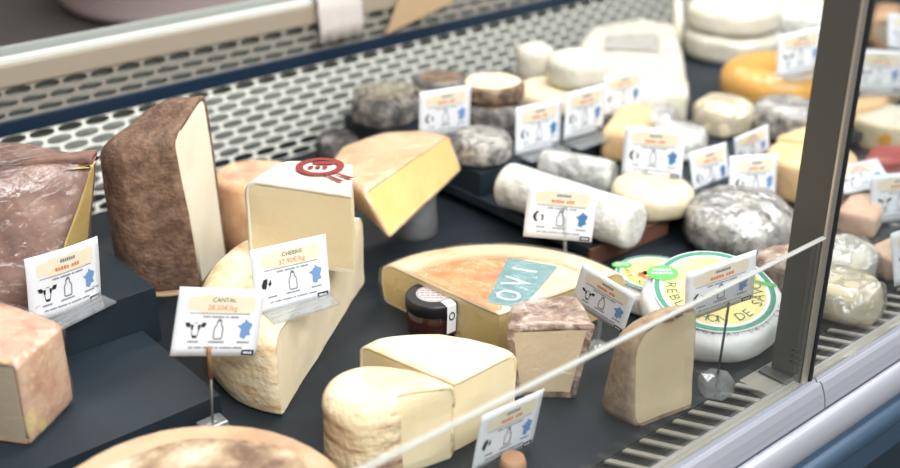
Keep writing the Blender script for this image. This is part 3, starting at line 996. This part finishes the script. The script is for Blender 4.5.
# yellow wedge on a clear cup
zt, zb = .105, .058
top = [at(363, 194, zt), at(447, 135, zt), at(462, 152, zt - .012), at(430, 128, zt), at(395, 131, zt), at(345, 142, zt), at(326, 158, zt)]
tp = [at(363, 194, zt), at(449, 135, zt), at(422, 129, zt), at(380, 132, zt), at(340, 145, zt), at(326, 165, zt)]
bt = [at(389, 239, zb), at(461, 170, zb)] + [tp[2] + Vector((.02, -.012)), tp[3] + Vector((.01, -.02)), tp[4] + Vector((.01, -.02)), at(326, 165, zt) + Vector((.02, -.02))]
cheese('cheese_wedge', 'yellow cheese wedge leaning on a clear cup beside the red stamped wedge', 'cheese', bt, [0, 1, 1, 1, 1, 1], zt - zb, zb,
       M['r_blush'], M['p_yellow'], t=.003, rr=.008, top=tp, film=M['film_soft'], amp=.001)
cc = at(418, 240, 0) + Vector((.012, .02))
bm = bmesh.new()
lathe(bm, [(.0265, 0), (.0275, .002), (.0245, .053), (.0235, .0555), (.022, .053), (.0225, .003)], 32, close_top=False, close_bot=False)
bmesh.ops.recalc_face_normals(bm, faces=bm.faces)
o = mesh_obj('clear_cup', bm, M['plastic']); o.location = (cc.x, cc.y, BASE + .0005); tag(o, 'clear plastic cup turned over under the yellow wedge', 'cup')

# --- large quarter wheel with the printed paper
oc = (.649, .684); orad = .163; oh = .048
ow = sector('quarter_cheese', 'large round quarter wheel with orange and teal paper on top', 'cheese', oc, orad, -6, 96, oh, 0, M['r_wheel'], M['p_olive'], t=.003, rr=.012, bulge=.004, film=M['film_soft'], film_gap=.0026, film_amp=.0012, amp=.0008)
oo = Vector(oc) - Vector((ow.location.x, ow.location.y))
ca, sa = math.cos(math.radians(27)), math.sin(math.radians(27))
def band(u, v): return (oo.x + ca * u - sa * v, oo.y + sa * u + ca * v)
flat_part('orange_paper', ring_polys(.006, .118, 34, 95, 24, oo), M['orange_paper'], ow, oh + .0007)
tl = flat_part('teal_paper_band', [[band(a, -.017 - .05 * a), band(b, -.017 - .05 * b), band(b, .017 + .13 * b), band(a, .017 + .13 * a)] for a, b in ((.016, .045), (.045, .08), (.08, .114))], M['teal'], ow, oh + .0011)
flat_part('paper_border', ring_polys(.121, .127, -4, 95, 30, oo), flat('tan_border', srgb(206, 176, 134), .6), ow, oh + .0006)
lt = []
for ch, (rr_, sz) in zip('OVI', ((.036, .028), (.066, .032), (.093, .030))):
    a = math.radians(30); ctr = oo + Vector((rr_ * math.cos(a), rr_ * math.sin(a)))
    ux = Vector((math.cos(a), math.sin(a))); uy = Vector((-ux.y, ux.x))
    for q in text_polys(ch):
        lt.append([tuple(ctr + ux * p[0] * sz + uy * p[1] * sz * 1.3) for p in q])
flat_part('white_lettering', lt, M['white'], tl, oh + .0015)

# --- jar
jc = at(427, 329, 0) + Vector((.008, .012))
j = thing('jam_jar', 'small dark jam jar with black lid in front of the orange papered wheel', 'jar', (jc.x, jc.y, 0))
bm = bmesh.new(); lathe(bm, [(.0215, 0), (.0235, .002), (.0242, .008), (.0242, .024), (.022, .029), (.0215, .031)], 36); mesh_obj('glass_body', bm, M['jam'], j)
bm = bmesh.new(); lathe(bm, [(.0245, .029), (.0252, .030), (.0252, .041), (.0245, .0428), (.0235, .0432)], 40); mesh_obj('lid', bm, M['lid'], j)
lab = flat_part('lid_label', ring_polys(0, .0155, n=40), flat('pinkish_label', srgb(206, 190, 188), .5), j, .0436)
pol = []
for i in range(5):
    y = -.009 + .0045 * i; w = math.sqrt(.0125 ** 2 - y * y)
    for k in range(5):
        u = -w + 2 * w * k / 5
        pol.append([tuple(xa * p[0] + ya * p[1]) for p in ((u, y), (u + w * .3, y), (u + w * .3, y + .0018), (u, y + .0018))])
flat_part('label_print', pol + ring_polys(.0138, .0146, n=36), M['grey_ink'], lab, .0438)
bm = bmesh.new()
sd = (xa * .62 - ya * .78).normalized(); pe = Vector((-sd.y, sd.x)); w = .005
path = [(.0165, .0441), (.0225, .0440), (.0258, .0425), (.0259, .028), (.0250, .010)]
a = [bm.verts.new((sd.x * r - pe.x * w, sd.y * r - pe.y * w, z)) for r, z in path]
b = [bm.verts.new((sd.x * r + pe.x * w, sd.y * r + pe.y * w, z)) for r, z in path]
for i in range(len(path) - 1): bm.faces.new((a[i], b[i], b[i + 1], a[i + 1]))
ss = mesh_obj('paper_seal', bm, M['white'], j)
bm = bmesh.new()
for k in range(10):
    t0, t1 = k / 10 * 2 * math.pi, (k + 1) / 10 * 2 * math.pi
    for r_ in ((.0022, .0034),):
        vs = []
        for rad_, t_ in ((r_[0], t0), (r_[1], t0), (r_[1], t1), (r_[0], t1)):
            p = Vector((sd.x * .0262, sd.y * .0262)) + pe * rad_ * math.cos(t_); vs.append(bm.verts.new((p.x, p.y, .030 + 1.5 * rad_ * math.sin(t_))))
        bm.faces.new(vs)
mesh_obj('seal_print', bm, M['ink'], ss)
j.scale = (1.13, 1.13, .95); j.location.y -= .018; j.location.x -= .004; j.location.z += .0007

# --- foreground
N = at(33, 446, .02); Rr = Vector((.297, .850)); L = Vector((.165, .905))
cheese('cheese_wedge', 'wrapped pink orange cheese block with greyish cut side, bottom left corner', 'cheese',
       [N, Rr, Rr + Vector((-.03, .085)), L + Vector((.0, .05)), L], [1, 1, 1, 1, 0], .079, .0205, M['r_pink'], M['p_grey'], t=.005, rr=.006, film=M['film'], film_amp=.003, amp=.001)
wheel('round_cheese', 'flat cheese wheel with mottled bloomy top cut by the bottom picture edge', 'cheese', (.270, .595), .120, .064, 0, M['r_tan'], rr=.010, bulge=.003, amp=.0006)
fw = bpy.data.objects[[o.name for o in bpy.data.objects if o.get('label', '').startswith('flat cheese wheel')][0]]
bm = bmesh.new()
V = []
for s in (0.0, .25, .5, .7, .85, 1.0):
    ringv = []
    for k in range(48):
        a = 2 * math.pi * k / 48
        r = .094 * s * (1 + .03 * math.sin(3 * a + 1) + .02 * math.sin(7 * a))
        z = .0646 + .0035 * (1 - s ** 4) + (.0012 * noise.noise((r * math.cos(a) * 60, r * math.sin(a) * 60, 2)) if s < 1 else 0)
        ringv.append(bm.verts.new((r * math.cos(a), r * math.sin(a), z)))
    V.append(ringv)
for a_, b_ in zip(V, V[1:]):
    for k in range(48):
        bm.faces.new((a_[k], b_[k], b_[(k + 1) % 48], a_[(k + 1) % 48]))
bmesh.ops.remove_doubles(bm, verts=bm.verts, dist=1e-5)
mesh_obj('bloomy_crust', bm, M['r_bloom'], fw, True)
A, B = at(401, 403, .074), at(455, 384, .074)
cheese('cheese_wedge', 'striped rind half cheese with pale cut side at the bottom edge', 'cheese',
       [A, B, Vector((.506, .635)), Vector((.484, .668)), Vector((.446, .676)), Vector((.416, .648)), Vector((.426, .606))], [0, .3, 1, 1, 1, 1, 1], .075, 0, M['r_straw'], M['p_cream'], t=.003, rr=.017, amp=.002, rb=.01, corner=.03)
T, Lc, Rc = at(454, 384, .068), at(359, 346, .066), at(516, 356, .066)
arcp = [Rc, at(512, 350, .066), at(494, 343, .067), at(470, 337, .067), at(440, 333, .067), at(405, 332, .067), at(378, 336, .067), Lc]
cheese('quarter_cheese', 'cream cut quarter wheel showing two cut sides, beside the jam jar', 'cheese', [T] + arcp, [0] + [1] * 7 + [0], .068, 0, M['r_cream'], M['p_cream'], t=.003, rr=.009, amp=.0013)
cheese('cheese_wedge', 'beige wedge with rough wrapped brown crust in front of the teal paper', 'cheese',
       [(.614, .625), (.654, .586), (.690, .628), (.643, .655)], [0, 1, 1, 1], .075, 0, M['r_crust'], M['p_beige'], t=.006, rr=.004,
       top=[(.606, .629), (.669, .580), (.698, .632), (.640, .658)], film=M['film'], amp=.0012)
cheese('cheese_wedge', 'grey brown rinded wedge with large beige cut side beside the air grille', 'cheese',
       [(.656, .519), (.724, .508), (.740, .538), (.704, .572), (.652, .558)], [0, .15, .6, 1, 1], .106, 0, M['r_tomme'], M['p_beige'], t=.004, rr=.034, rb=.010, amp=.0015, top=[(.650, .522), (.718, .509), (.725, .528), (.695, .548), (.655, .545)])

# --- the two wheels with printed green rings
def ringed(label, c, r, h, z0, tilt, full):
    R_ = Matrix.Rotation(math.radians(tilt), 3, RT)
    w = wheel('round_cheese', label, 'cheese', c, r, h, z0, M['paper'], rr=.010, bulge=.004, amp=.0022, sc=45, tilt=R_.to_euler())
    fwd, rgt = ya, xa
    z = h + .0022
    k = r / .068
    s = bmesh.new()
    lab = flat_part('printed_label', ring_polys(0, .0585 * k, n=56), M['white'], w, z)
    flat_part('green_ring', ring_polys(.0520 * k, .0572 * k, n=64), M['green'], lab, z + .0003)
    flat_part('yellow_disc', ring_polys(0, .0487 * k, n=48), M['yellow'], lab, z + .0003)
    pol = []
    random.seed(7)
    for i in range(16):
        cx, cy = random.uniform(-.026, .026), random.uniform(-.016, .016)
        rr_ = random.uniform(.003, .007)
        pol.append([tuple(rgt * (cx + rr_ * math.cos(t * .9) * random.uniform(.6, 1.3)) * k + fwd * (cy + rr_ * math.sin(t * .9) * random.uniform(.6, 1.2)) * k) for t in range(7)])
    flat_part('brown_motif', pol, M['brownprint'], lab, z + .0006)
    def arc_text(body, rad, size, centre, step, name, mat):
        ps = []
        n = len(body)
        for i, ch in enumerate(body):
            if ch == ' ': continue
            ph = math.radians(centre + step * (i - (n - 1) / 2))
            pos = (rgt * math.sin(ph) - fwd * math.cos(ph)) * rad * k
            ux = rgt * math.cos(ph) + fwd * math.sin(ph); uy = -rgt * math.sin(ph) + fwd * math.cos(ph)
            for q in text_polys(ch):
                ps.append([tuple(pos + ux * p[0] * size * k + uy * p[1] * size * k) for p in q])
        flat_part(name, ps, mat, lab, z + .0007)
    arc_text('REBLOCHON DE SAVOIE', .0415, .0145, 12, 12.4, 'green_lettering', M['dkgreen'])
    arc_text('FROMAGE AU LAIT CRU', .0568 + .0050, .0062, 8, 6.6, 'edge_lettering', M['ink'])
    # leaf green oval on the ring
    ph = math.radians(-118)
    ctr = (rgt * math.sin(ph) - fwd * math.cos(ph)) * .052 * k
    ov = [[tuple(ctr + rgt * x + fwd * y) for x, y in q] for q in ring_polys(0, 1, n=32, sx=.0155 * k, sy=.0115 * k)]
    od = flat_part('green_oval', ov, M['green_oval'], lab, z + .0008)
    ln = []
    for row, (y, w_) in enumerate(((.003, .009), (-.002, .011))):
        for i in range(6):
            u = -w_ + 2 * w_ * i / 6
            ln.append([tuple(ctr + rgt * a * k + fwd * b * k) for a, b in ((u, y), (u + .0024, y), (u + .0024, y + .0026), (u, y + .0026))])
    flat_part('oval_print', ln, M['white'], od, z + .0011)
    ph = math.radians(100)
    ctr = (rgt * math.sin(ph) - fwd * math.cos(ph)) * .050 * k
    flat_part('green_tag', [[tuple(ctr + rgt * a + fwd * b) for a, b in ((-.012, .001), (.010, -.006), (.012, -.001), (-.010, .006))]], M['green_oval'], lab, z + .0008)
    if full:
        ctr = rgt * .017 + fwd * .000
        flat_part('white_sticker', [[tuple(ctr + (rgt * math.cos(t) + fwd * math.sin(t)) * .0105) for t in [i * math.pi / 3 + .3 for i in range(6)]]], M['white'], lab, z + .0012)
    return w
ringed('white wrapped cheese with green rings and yellow centre beside the steel post', (.840, .580), .070, .034, .0185, 13, True)
ringed('second green ringed white cheese, half hidden behind the nearer ringed one', tuple(at(655, 274, .03)), .048, .028, .0005, 0, False)

# --- logs
def log(label, p0, p1, z, r, rind=M['log_white'], film=M['film_soft']):
    p0, p1 = Vector(p0), Vector(p1)
    mid = (p0 + p1) / 2; d = (p1 - p0); L_ = d.length
    root = thing('cheese_log', label, 'cheese', (mid.x, mid.y, z), math.atan2(d.y, d.x))
    def lg(rr_, hl, seed, amp, rnd):
        bm = bmesh.new()
        n = 28
        prof = []
        for k in range(5):
            a = k / 4 * math.pi / 2
            prof.append((-hl + rnd * (1 - math.sin(a)), rr_ - rnd * (1 - math.cos(math.pi / 2 - a)) if False else rr_ - rnd + rnd * math.sin(a)))
        prof = [(-hl, rr_ - rnd)] + [(-hl + rnd * (1 - math.cos(a)), rr_ - rnd + rnd * math.sin(a)) for a in (.5, 1.0, 1.57)]
        m = 10
        body = [(-hl + rnd + (2 * hl - 2 * rnd) * k / m, rr_) for k in range(1, m)]
        prof = prof + body + [(-x, q) for x, q in prof[::-1]]
        rings = []
        for x, q in prof:
            rings.append([bm.verts.new(wob(Vector((x, q * math.cos(2 * math.pi * k / n), r + q * math.sin(2 * math.pi * k / n))), amp, 45, seed)) for k in range(n)])
        for s, t in zip(rings, rings[1:]):
            for k in range(n):
                f = bm.faces.new((s[k], s[(k + 1) % n], t[(k + 1) % n], t[k])); f.smooth = True
        bm.faces.new(rings[-1]); bm.faces.new(rings[0][::-1])
        bmesh.ops.recalc_face_normals(bm, faces=bm.faces)
        return bm
    mesh_obj('rind', lg(r, L_ / 2, 1, .001, .007), rind, root)
    mesh_obj('plastic_wrap', lg(r + .0015, L_ / 2 + .002, 5, .0022, .008), film, root)
    return root
log('long white chalky cheese log behind the goat price card on a clear stick', at(506, 184, .0515), at(636, 227, .0515), .0245, .027, film=M['film'])
log('short mottled white cheese log lying behind the long chalky log', (.952, .932), (.990, .845), .0245, .021, M['foil'])

# --- mid counter
S = .0245
wheel('cheese_round', 'wrapped cream cheese round under the card beside the peach wedge', 'cheese', at(655, 214, S) + Vector((.012, .016)), .050, .032, S, M['goat_cream'], rr=.012, film=M['film'], amp=.003, bulge=.004, film_amp=.004)
wheel('cheese_round', 'big grey wrapped ball shaped cheese left of the steel post', 'cheese', at(740, 250, 0) + Vector((.012, .012)), .064, .056, 0, M['ash_light'], rr=.026, rb=.014, film=M['film_foil'], amp=.004, film_amp=.006, bulge=.006)
cheese('cheese_wedge', 'peach coloured cheese wedge behind the goat price card on the cream rounds', 'cheese',
       [at(598, 160, S), at(640, 166, S), at(652, 135, S), at(618, 128, S)], [1, 1, 1, 1], .044, S, M['peach'], None, rr=.012, amp=.002)
wheel('cheese_round', 'small silver wrapped round behind the peach wedge', 'cheese', at(655, 136, S), .030, .036, S, M['foil'], rr=.014, film=M['film_foil'], amp=.004, film_amp=.006)
wheel('cheese_round', 'pale grey foil wrapped round in front of the bright orange cheese', 'cheese', at(722, 128, S), .042, .042, S, M['goat_cream'], rr=.018, film=M['film_foil'], amp=.003, film_amp=.004)
wheel('cheese_round', 'white speckled wrapped round behind the narrow turned price card', 'cheese', at(678, 152, S), .038, .034, S, M['log_white'], rr=.014, film=M['film_foil'], amp=.004, film_amp=.005)
wheel('cheese_round', 'mottled green grey cheese in crinkled film left of the steel post', 'cheese', at(783, 132, S), .046, .044, S, M['ash_light'], rr=.018, film=M['film_foil'], amp=.004, film_amp=.006)
wheel('round_cheese', 'bright orange cheese wheel behind the crinkled foil wrapped rounds', 'cheese', at(772, 98, S), .080, .056, S, M['mimolette'], rr=.024, rb=.012, bulge=.004, amp=.001, film=M['film_soft'])
z = .084
ol = [at(577, 62, z), at(578, 40, z), at(592, 25, z), at(640, 17, z), at(676, 22, z), at(683, 45, z), at(690, 86, z), at(640, 92, z)]
ol = [Vector(p) for p in ol]
big = cheese('cheese_wedge', 'big wrapped white cheese behind the back row of price cards', 'cheese', ol, [1] * 8, .058, S, M['goat_white'], None, rr=.016, amp=.003, film=M['film_soft'], film_amp=.004)
bc = Vector((big.location.x, big.location.y))
flat_part('grey_sticker', [[tuple(at(x, y, z) - bc) for x, y in ((604, 50), (606, 36), (658, 34), (660, 52))]], flat('grey_sticker', srgb(176, 172, 164), .6), big, .0605)
s1 = at(716, 52, S) + Vector((.012, -.022)); s2 = at(800, 38, S) + Vector((-.01, -.012))
wheel('cheese_round', 'lower white round of the stack at the top, left of the post', 'cheese', s1, .082, .042, S, M['goat_white'], rr=.012, rb=.01, amp=.003, film=M['film_soft'], film_amp=.004)
wheel('cheese_round', 'upper white round of the stack at the top, left of the post', 'cheese', s1 + Vector((.004, .006)), .078, .040, S + .046, M['goat_white'], rr=.014, rb=.01, amp=.003)
wheel('cheese_round', 'pale grey round at the top beside the steel post', 'cheese', s2 + Vector((.012, .01)), .078, .056, S, M['log_white'], rr=.008, rb=.008, amp=.002, topmat=M['goat_white'])
sl = thing('cheese_slice', 'thin upright white slice beside the stacked white rounds', 'cheese', (*(s1 + Vector((-.068, .069))), S + .0006), math.atan2(.069, -.068) - math.pi / 2)
bm = bmesh.new(); lathe(bm, [(.04, -.007), (.045, -.004), (.045, .004), (.04, .007)], 28)
bmesh.ops.rotate(bm, cent=(0, 0, 0), matrix=Matrix.Rotation(math.pi / 2, 3, 'X'), verts=bm.verts)
bmesh.ops.translate(bm, verts=bm.verts, vec=(0, 0, .045)); mesh_obj('rind', bm, M['goat_white'], sl)

# --- ash cheeses on the step and white rounds at the back
S2 = .0555
def straw_on(w, r, z, n, seed):
    random.seed(seed)
    bm = bmesh.new()
    for i in range(n):
        a = random.uniform(0, 6.28); q = random.uniform(0, r); d = random.uniform(0, 6.28); l = random.uniform(.012, .028)
        x, y = q * math.cos(a), q * math.sin(a)
        tube(bm, [(x - math.cos(d) * l, y - math.sin(d) * l, z + random.uniform(.0, .004)), (x, y, z + random.uniform(.003, .007)), (x + math.cos(d) * l, y + math.sin(d) * l, z + random.uniform(-.006, .004))], .0008, 4)
    o = mesh_obj('straw', bm, M['straw'], w); o['kind'] = 'stuff'
hc = wheel('cheese_round', 'dark ash cheese covered with straw against the vented back panel', 'cheese', at(386, 118, S2), .046, .034, S2, M['ash'], rr=.012, amp=.004)
straw_on(hc, .042, .037, 70, 3)
wheel('cheese_round', 'small black ash cheese left of the straw covered one', 'cheese', at(336, 148, 0) + Vector((-.016, -.030)), .030, .034, 0, M['ash'], rr=.01, amp=.003)
wheel('cheese_round', 'brown topped ash cheese right behind the price card by the back panel', 'cheese', at(448, 112, S2) + Vector((.004, .02)), .040, .046, S2, M['ash'], rr=.01, amp=.003, topmat=M['ash_brown'])
wheel('cheese_round', 'marbled grey and white ash cheese at the left end of the step', 'cheese', at(480, 165, S2) + Vector((.016, .014)), .036, .034, S2, M['ash_light'], rr=.01, amp=.003, film=M['film'])
dk = wheel('cheese_round', 'dark brown ash cheese carrying a cream round near the back cards', 'cheese', at(497, 138, S2) + Vector((.012, .02)), .040, .040, S2, M['ash'], rr=.012, amp=.003, topmat=M['ash_brown'])
wheel('cheese_round', 'cream topped round lying on the dark brown ash cheese', 'cheese', Vector((dk.location.x, dk.location.y)) + Vector((.012, .016)), .042, .022, S2 + .042, M['ash_brown'], rr=.006, amp=.002, topmat=M['goat_cream'])
wheel('cheese_round', 'low cream goat round behind the first card of the back row', 'cheese', at(556, 110, S2) + Vector((.01, .02)), .052, .028, S2, M['goat_cream'], rr=.012, amp=.002)
wheel('cheese_round', 'white goat round on top of the low cream one', 'cheese', at(574, 82, S2 + .03) + Vector((0, -.004)), .044, .040, S2 + .0305, M['goat_white'], rr=.014, rb=.01, amp=.002)
wheel('cheese_round', 'upright white goat cheese left of the stacked goat rounds', 'cheese', at(536, 84, S2) + Vector((.006, .012)), .028, .056, S2, M['goat_white'], rr=.016, rb=.012, amp=.002)

# --- beyond the steel post
cheese('round_cheese', 'peach cut cheese wheel just left of the post behind the wrapped ball', 'cheese', circle(at(812, 198, 0) + Vector((.02, .02)), .056), [1] * 40, .050, 0, M['peach'], None, rr=.008, amp=.002)
cheese('cheese_wedge', 'flat pale peach wedge lying above the peach cut wheel left of the post', 'cheese',
       [at(770, 160, S), at(815, 165, S), at(836, 150, S), at(838, 138, S)], [1] * 4, .034, S, M['peach'], None, rr=.006, amp=.001)
rw = wheel('round_cheese', 'cream round with an orange dot on its side, right of the post', 'cheese', at(893, 152, 0) + Vector((.03, .03)), .052, .040, 0, M['goat_cream'], rr=.006, amp=.0015, topmat=M['goat_white'])
bm = bmesh.new(); dv = Vector((-rw.location.x, -rw.location.y, 0)).normalized()
lathe(bm, [(.009, 0), (.0085, .0008)], 20)
bmesh.ops.rotate(bm, cent=(0, 0, 0), matrix=Vector((0, 0, 1)).rotation_difference(dv).to_matrix(), verts=bm.verts)
bmesh.ops.translate(bm, verts=bm.verts, vec=dv * .0518 + Vector((0, 0, .02))); mesh_obj('orange_dot', bm, M['mimolette'], rw)
cheese('cheese_wedge', 'long beige wedge below the card right of the post', 'cheese',
       [at(838, 130, S), at(880, 120, S), at(905, 96, S), at(870, 98, S)], [1, 1, 1, 1], .026, S, M['peach'], None, rr=.006, amp=.001)
cheese('cheese_wedge', 'orange rinded grey sided piece behind the highest card right of the post', 'cheese',
       [at(868, 48, S), at(892, 50, S), at(898, 34, S), at(872, 32, S)], [0, 1, 1, 1], .055, S, M['r_orange'], M['p_grey'], rr=.008, t=.012, amp=.001)
cheese('cheese_wedge', 'red rinded piece behind the cow card beyond the post', 'cheese',
       [at(858, 190, 0), at(905, 190, 0), at(912, 172, 0), at(866, 172, 0)], [1] * 4, .040, 0, M['red_meat'], None, rr=.008, amp=.001)
cheese('cheese_wedge', 'pink peach cheese piece directly right of the steel post', 'cheese',
       [at(832, 232, 0), at(872, 242, 0), at(884, 222, 0), at(850, 208, 0)], [1] * 4, .030, 0, M['pinkslice'], None, rr=.008, amp=.002)
cheese('cheese_wedge', 'salmon coloured triangular wedge above the wrapped white rounds', 'cheese',
       [at(862, 270, 0), at(893, 286, 0), at(905, 250, 0)], [1] * 3, .028, 0, M['pinkslice'], None, rr=.004, amp=.001)
wheel('cheese_round', 'film wrapped pale round directly right of the post, farther of two', 'cheese', at(846, 285, 0) + Vector((.01, .012)), .036, .042, 0, M['goat_white'], rr=.018, rb=.012, film=M['film_foil'], amp=.004, film_amp=.006)
wheel('cheese_round', 'film wrapped mottled round by the air grille beyond the post', 'cheese', at(852, 318, 0) + Vector((.004, .016)), .040, .038, 0, M['goat_cream'], rr=.016, rb=.012, film=M['film_foil'], amp=.005, film_amp=.006)
wheel('cheese_round', 'crumbly beige cheese in film behind the ringed cheese and the post', 'cheese', at(782, 292, 0) + Vector((.014, .012)), .030, .038, 0, M['r_crust'], rr=.014, film=M['film'], amp=.004, film_amp=.005)
# a loose price card lying tilted beyond the post
lc = price_card('tilted price card between the steel post and the cow price card', ([*at(861, 176, .045), .045], [.80, -.58, .18], [.52, .72, .34]), 'cow', None, None, None, .04, scale=.8)

# --- things seen over the back ledge, on the staff bench
bt_z = .081
ba = thing('basin', 'large round pale pink basin on the bench above the vented back', 'basin', (1.02, 1.865, bt_z))
bm = bmesh.new(); lathe(bm, [(.245, 0), (.262, .005), (.270, .02), (.276, .105), (.285, .108), (.285, .114), (.272, .113), (.262, .03), (.24, .012), (.0, .008)], 64, close_top=False)
mesh_obj('bowl', bm, M['pinkpaper'], ba)
# white sheet and tan panel added to imitate blurred reflections over the back ledge
YF = YB - .006
a0, a1 = aty(318, 30, YF).x, aty(362, 30, YF).x
cxm = (a0 + a1) / 2
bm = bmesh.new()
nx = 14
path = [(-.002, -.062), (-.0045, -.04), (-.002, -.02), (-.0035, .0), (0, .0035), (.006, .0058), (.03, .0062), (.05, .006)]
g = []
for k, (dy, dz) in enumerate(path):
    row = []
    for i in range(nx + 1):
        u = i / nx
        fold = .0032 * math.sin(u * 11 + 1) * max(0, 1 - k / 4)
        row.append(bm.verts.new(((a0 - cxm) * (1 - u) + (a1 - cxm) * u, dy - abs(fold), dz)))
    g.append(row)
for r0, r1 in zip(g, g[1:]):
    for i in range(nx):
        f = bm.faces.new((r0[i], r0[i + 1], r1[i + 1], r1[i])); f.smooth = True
o = mesh_obj('reflection_sheet', bm, M['reflection_white']); o.location = (cxm, YF + .001, BASE + .1985)
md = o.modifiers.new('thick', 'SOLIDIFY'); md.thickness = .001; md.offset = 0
tag(o, 'white sheet imitating a reflection over the back ledge, left of the tan panel', 'reflection_sheet')
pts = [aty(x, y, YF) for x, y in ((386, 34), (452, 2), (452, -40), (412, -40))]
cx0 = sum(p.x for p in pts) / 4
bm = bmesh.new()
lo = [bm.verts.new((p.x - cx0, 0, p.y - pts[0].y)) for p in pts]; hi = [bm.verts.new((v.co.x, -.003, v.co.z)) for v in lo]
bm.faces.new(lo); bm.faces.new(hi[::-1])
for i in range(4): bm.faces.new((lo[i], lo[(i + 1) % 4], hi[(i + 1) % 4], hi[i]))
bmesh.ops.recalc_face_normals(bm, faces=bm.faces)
o = mesh_obj('reflection_panel', bm, M['cardboard']); o.location = (cx0, YF + .001, BASE + pts[0].y)
tag(o, 'slanted tan panel imitating a reflection against the upper vent strip at the top', 'board')

def area(name, loc, sx, sy, energy, col, rot=(0, 0, 0)):
    d = bpy.data.lights.new(name, 'AREA')
    d.shape = 'RECTANGLE'; d.size = sx; d.size_y = sy
    d.energy = energy; d.color = col
    o = bpy.data.objects.new(name, d)
    o.location = loc; o.rotation_euler = rot
    COL.objects.link(o)
    return o
area('counter_lamp', (1.05, .36, BASE + .95), 2.2, .16, 8, (1, .97, .92), (math.radians(22), 0, 0))
area('ceiling_fill', (1.6, 1.0, 2.9), 2.4, .5, 34, (.97, .98, 1))  # unseen overhead fill added in place of the blocked world light
area('ceiling_fill', (.3, -1.2, 2.9), 2.6, .8, 95, (.95, .975, 1))  # added frontal fill from the customer side, for the facing cut sides
area('ceiling_fill', (1.2, 2.6, 2.9), 3.0, .4, 34, (1, .97, .93))  # added fill to brighten the staff side behind the counter
w = bpy.data.worlds.new('world'); scene.world = w
w.use_nodes = True
w.node_tree.nodes['Background'].inputs['Color'].default_value = (.8, .85, .9, 1)
w.node_tree.nodes['Background'].inputs['Strength'].default_value = .3
scene.cycles.max_bounces = 10
scene.cycles.transparent_max_bounces = 24
scene.cycles.use_denoising = True
vs = scene.view_settings
vs.view_transform = 'Standard'
vs.look = 'None'
vs.gamma = 1.0
vs.use_curve_mapping = False
vs.exposure = 0.22
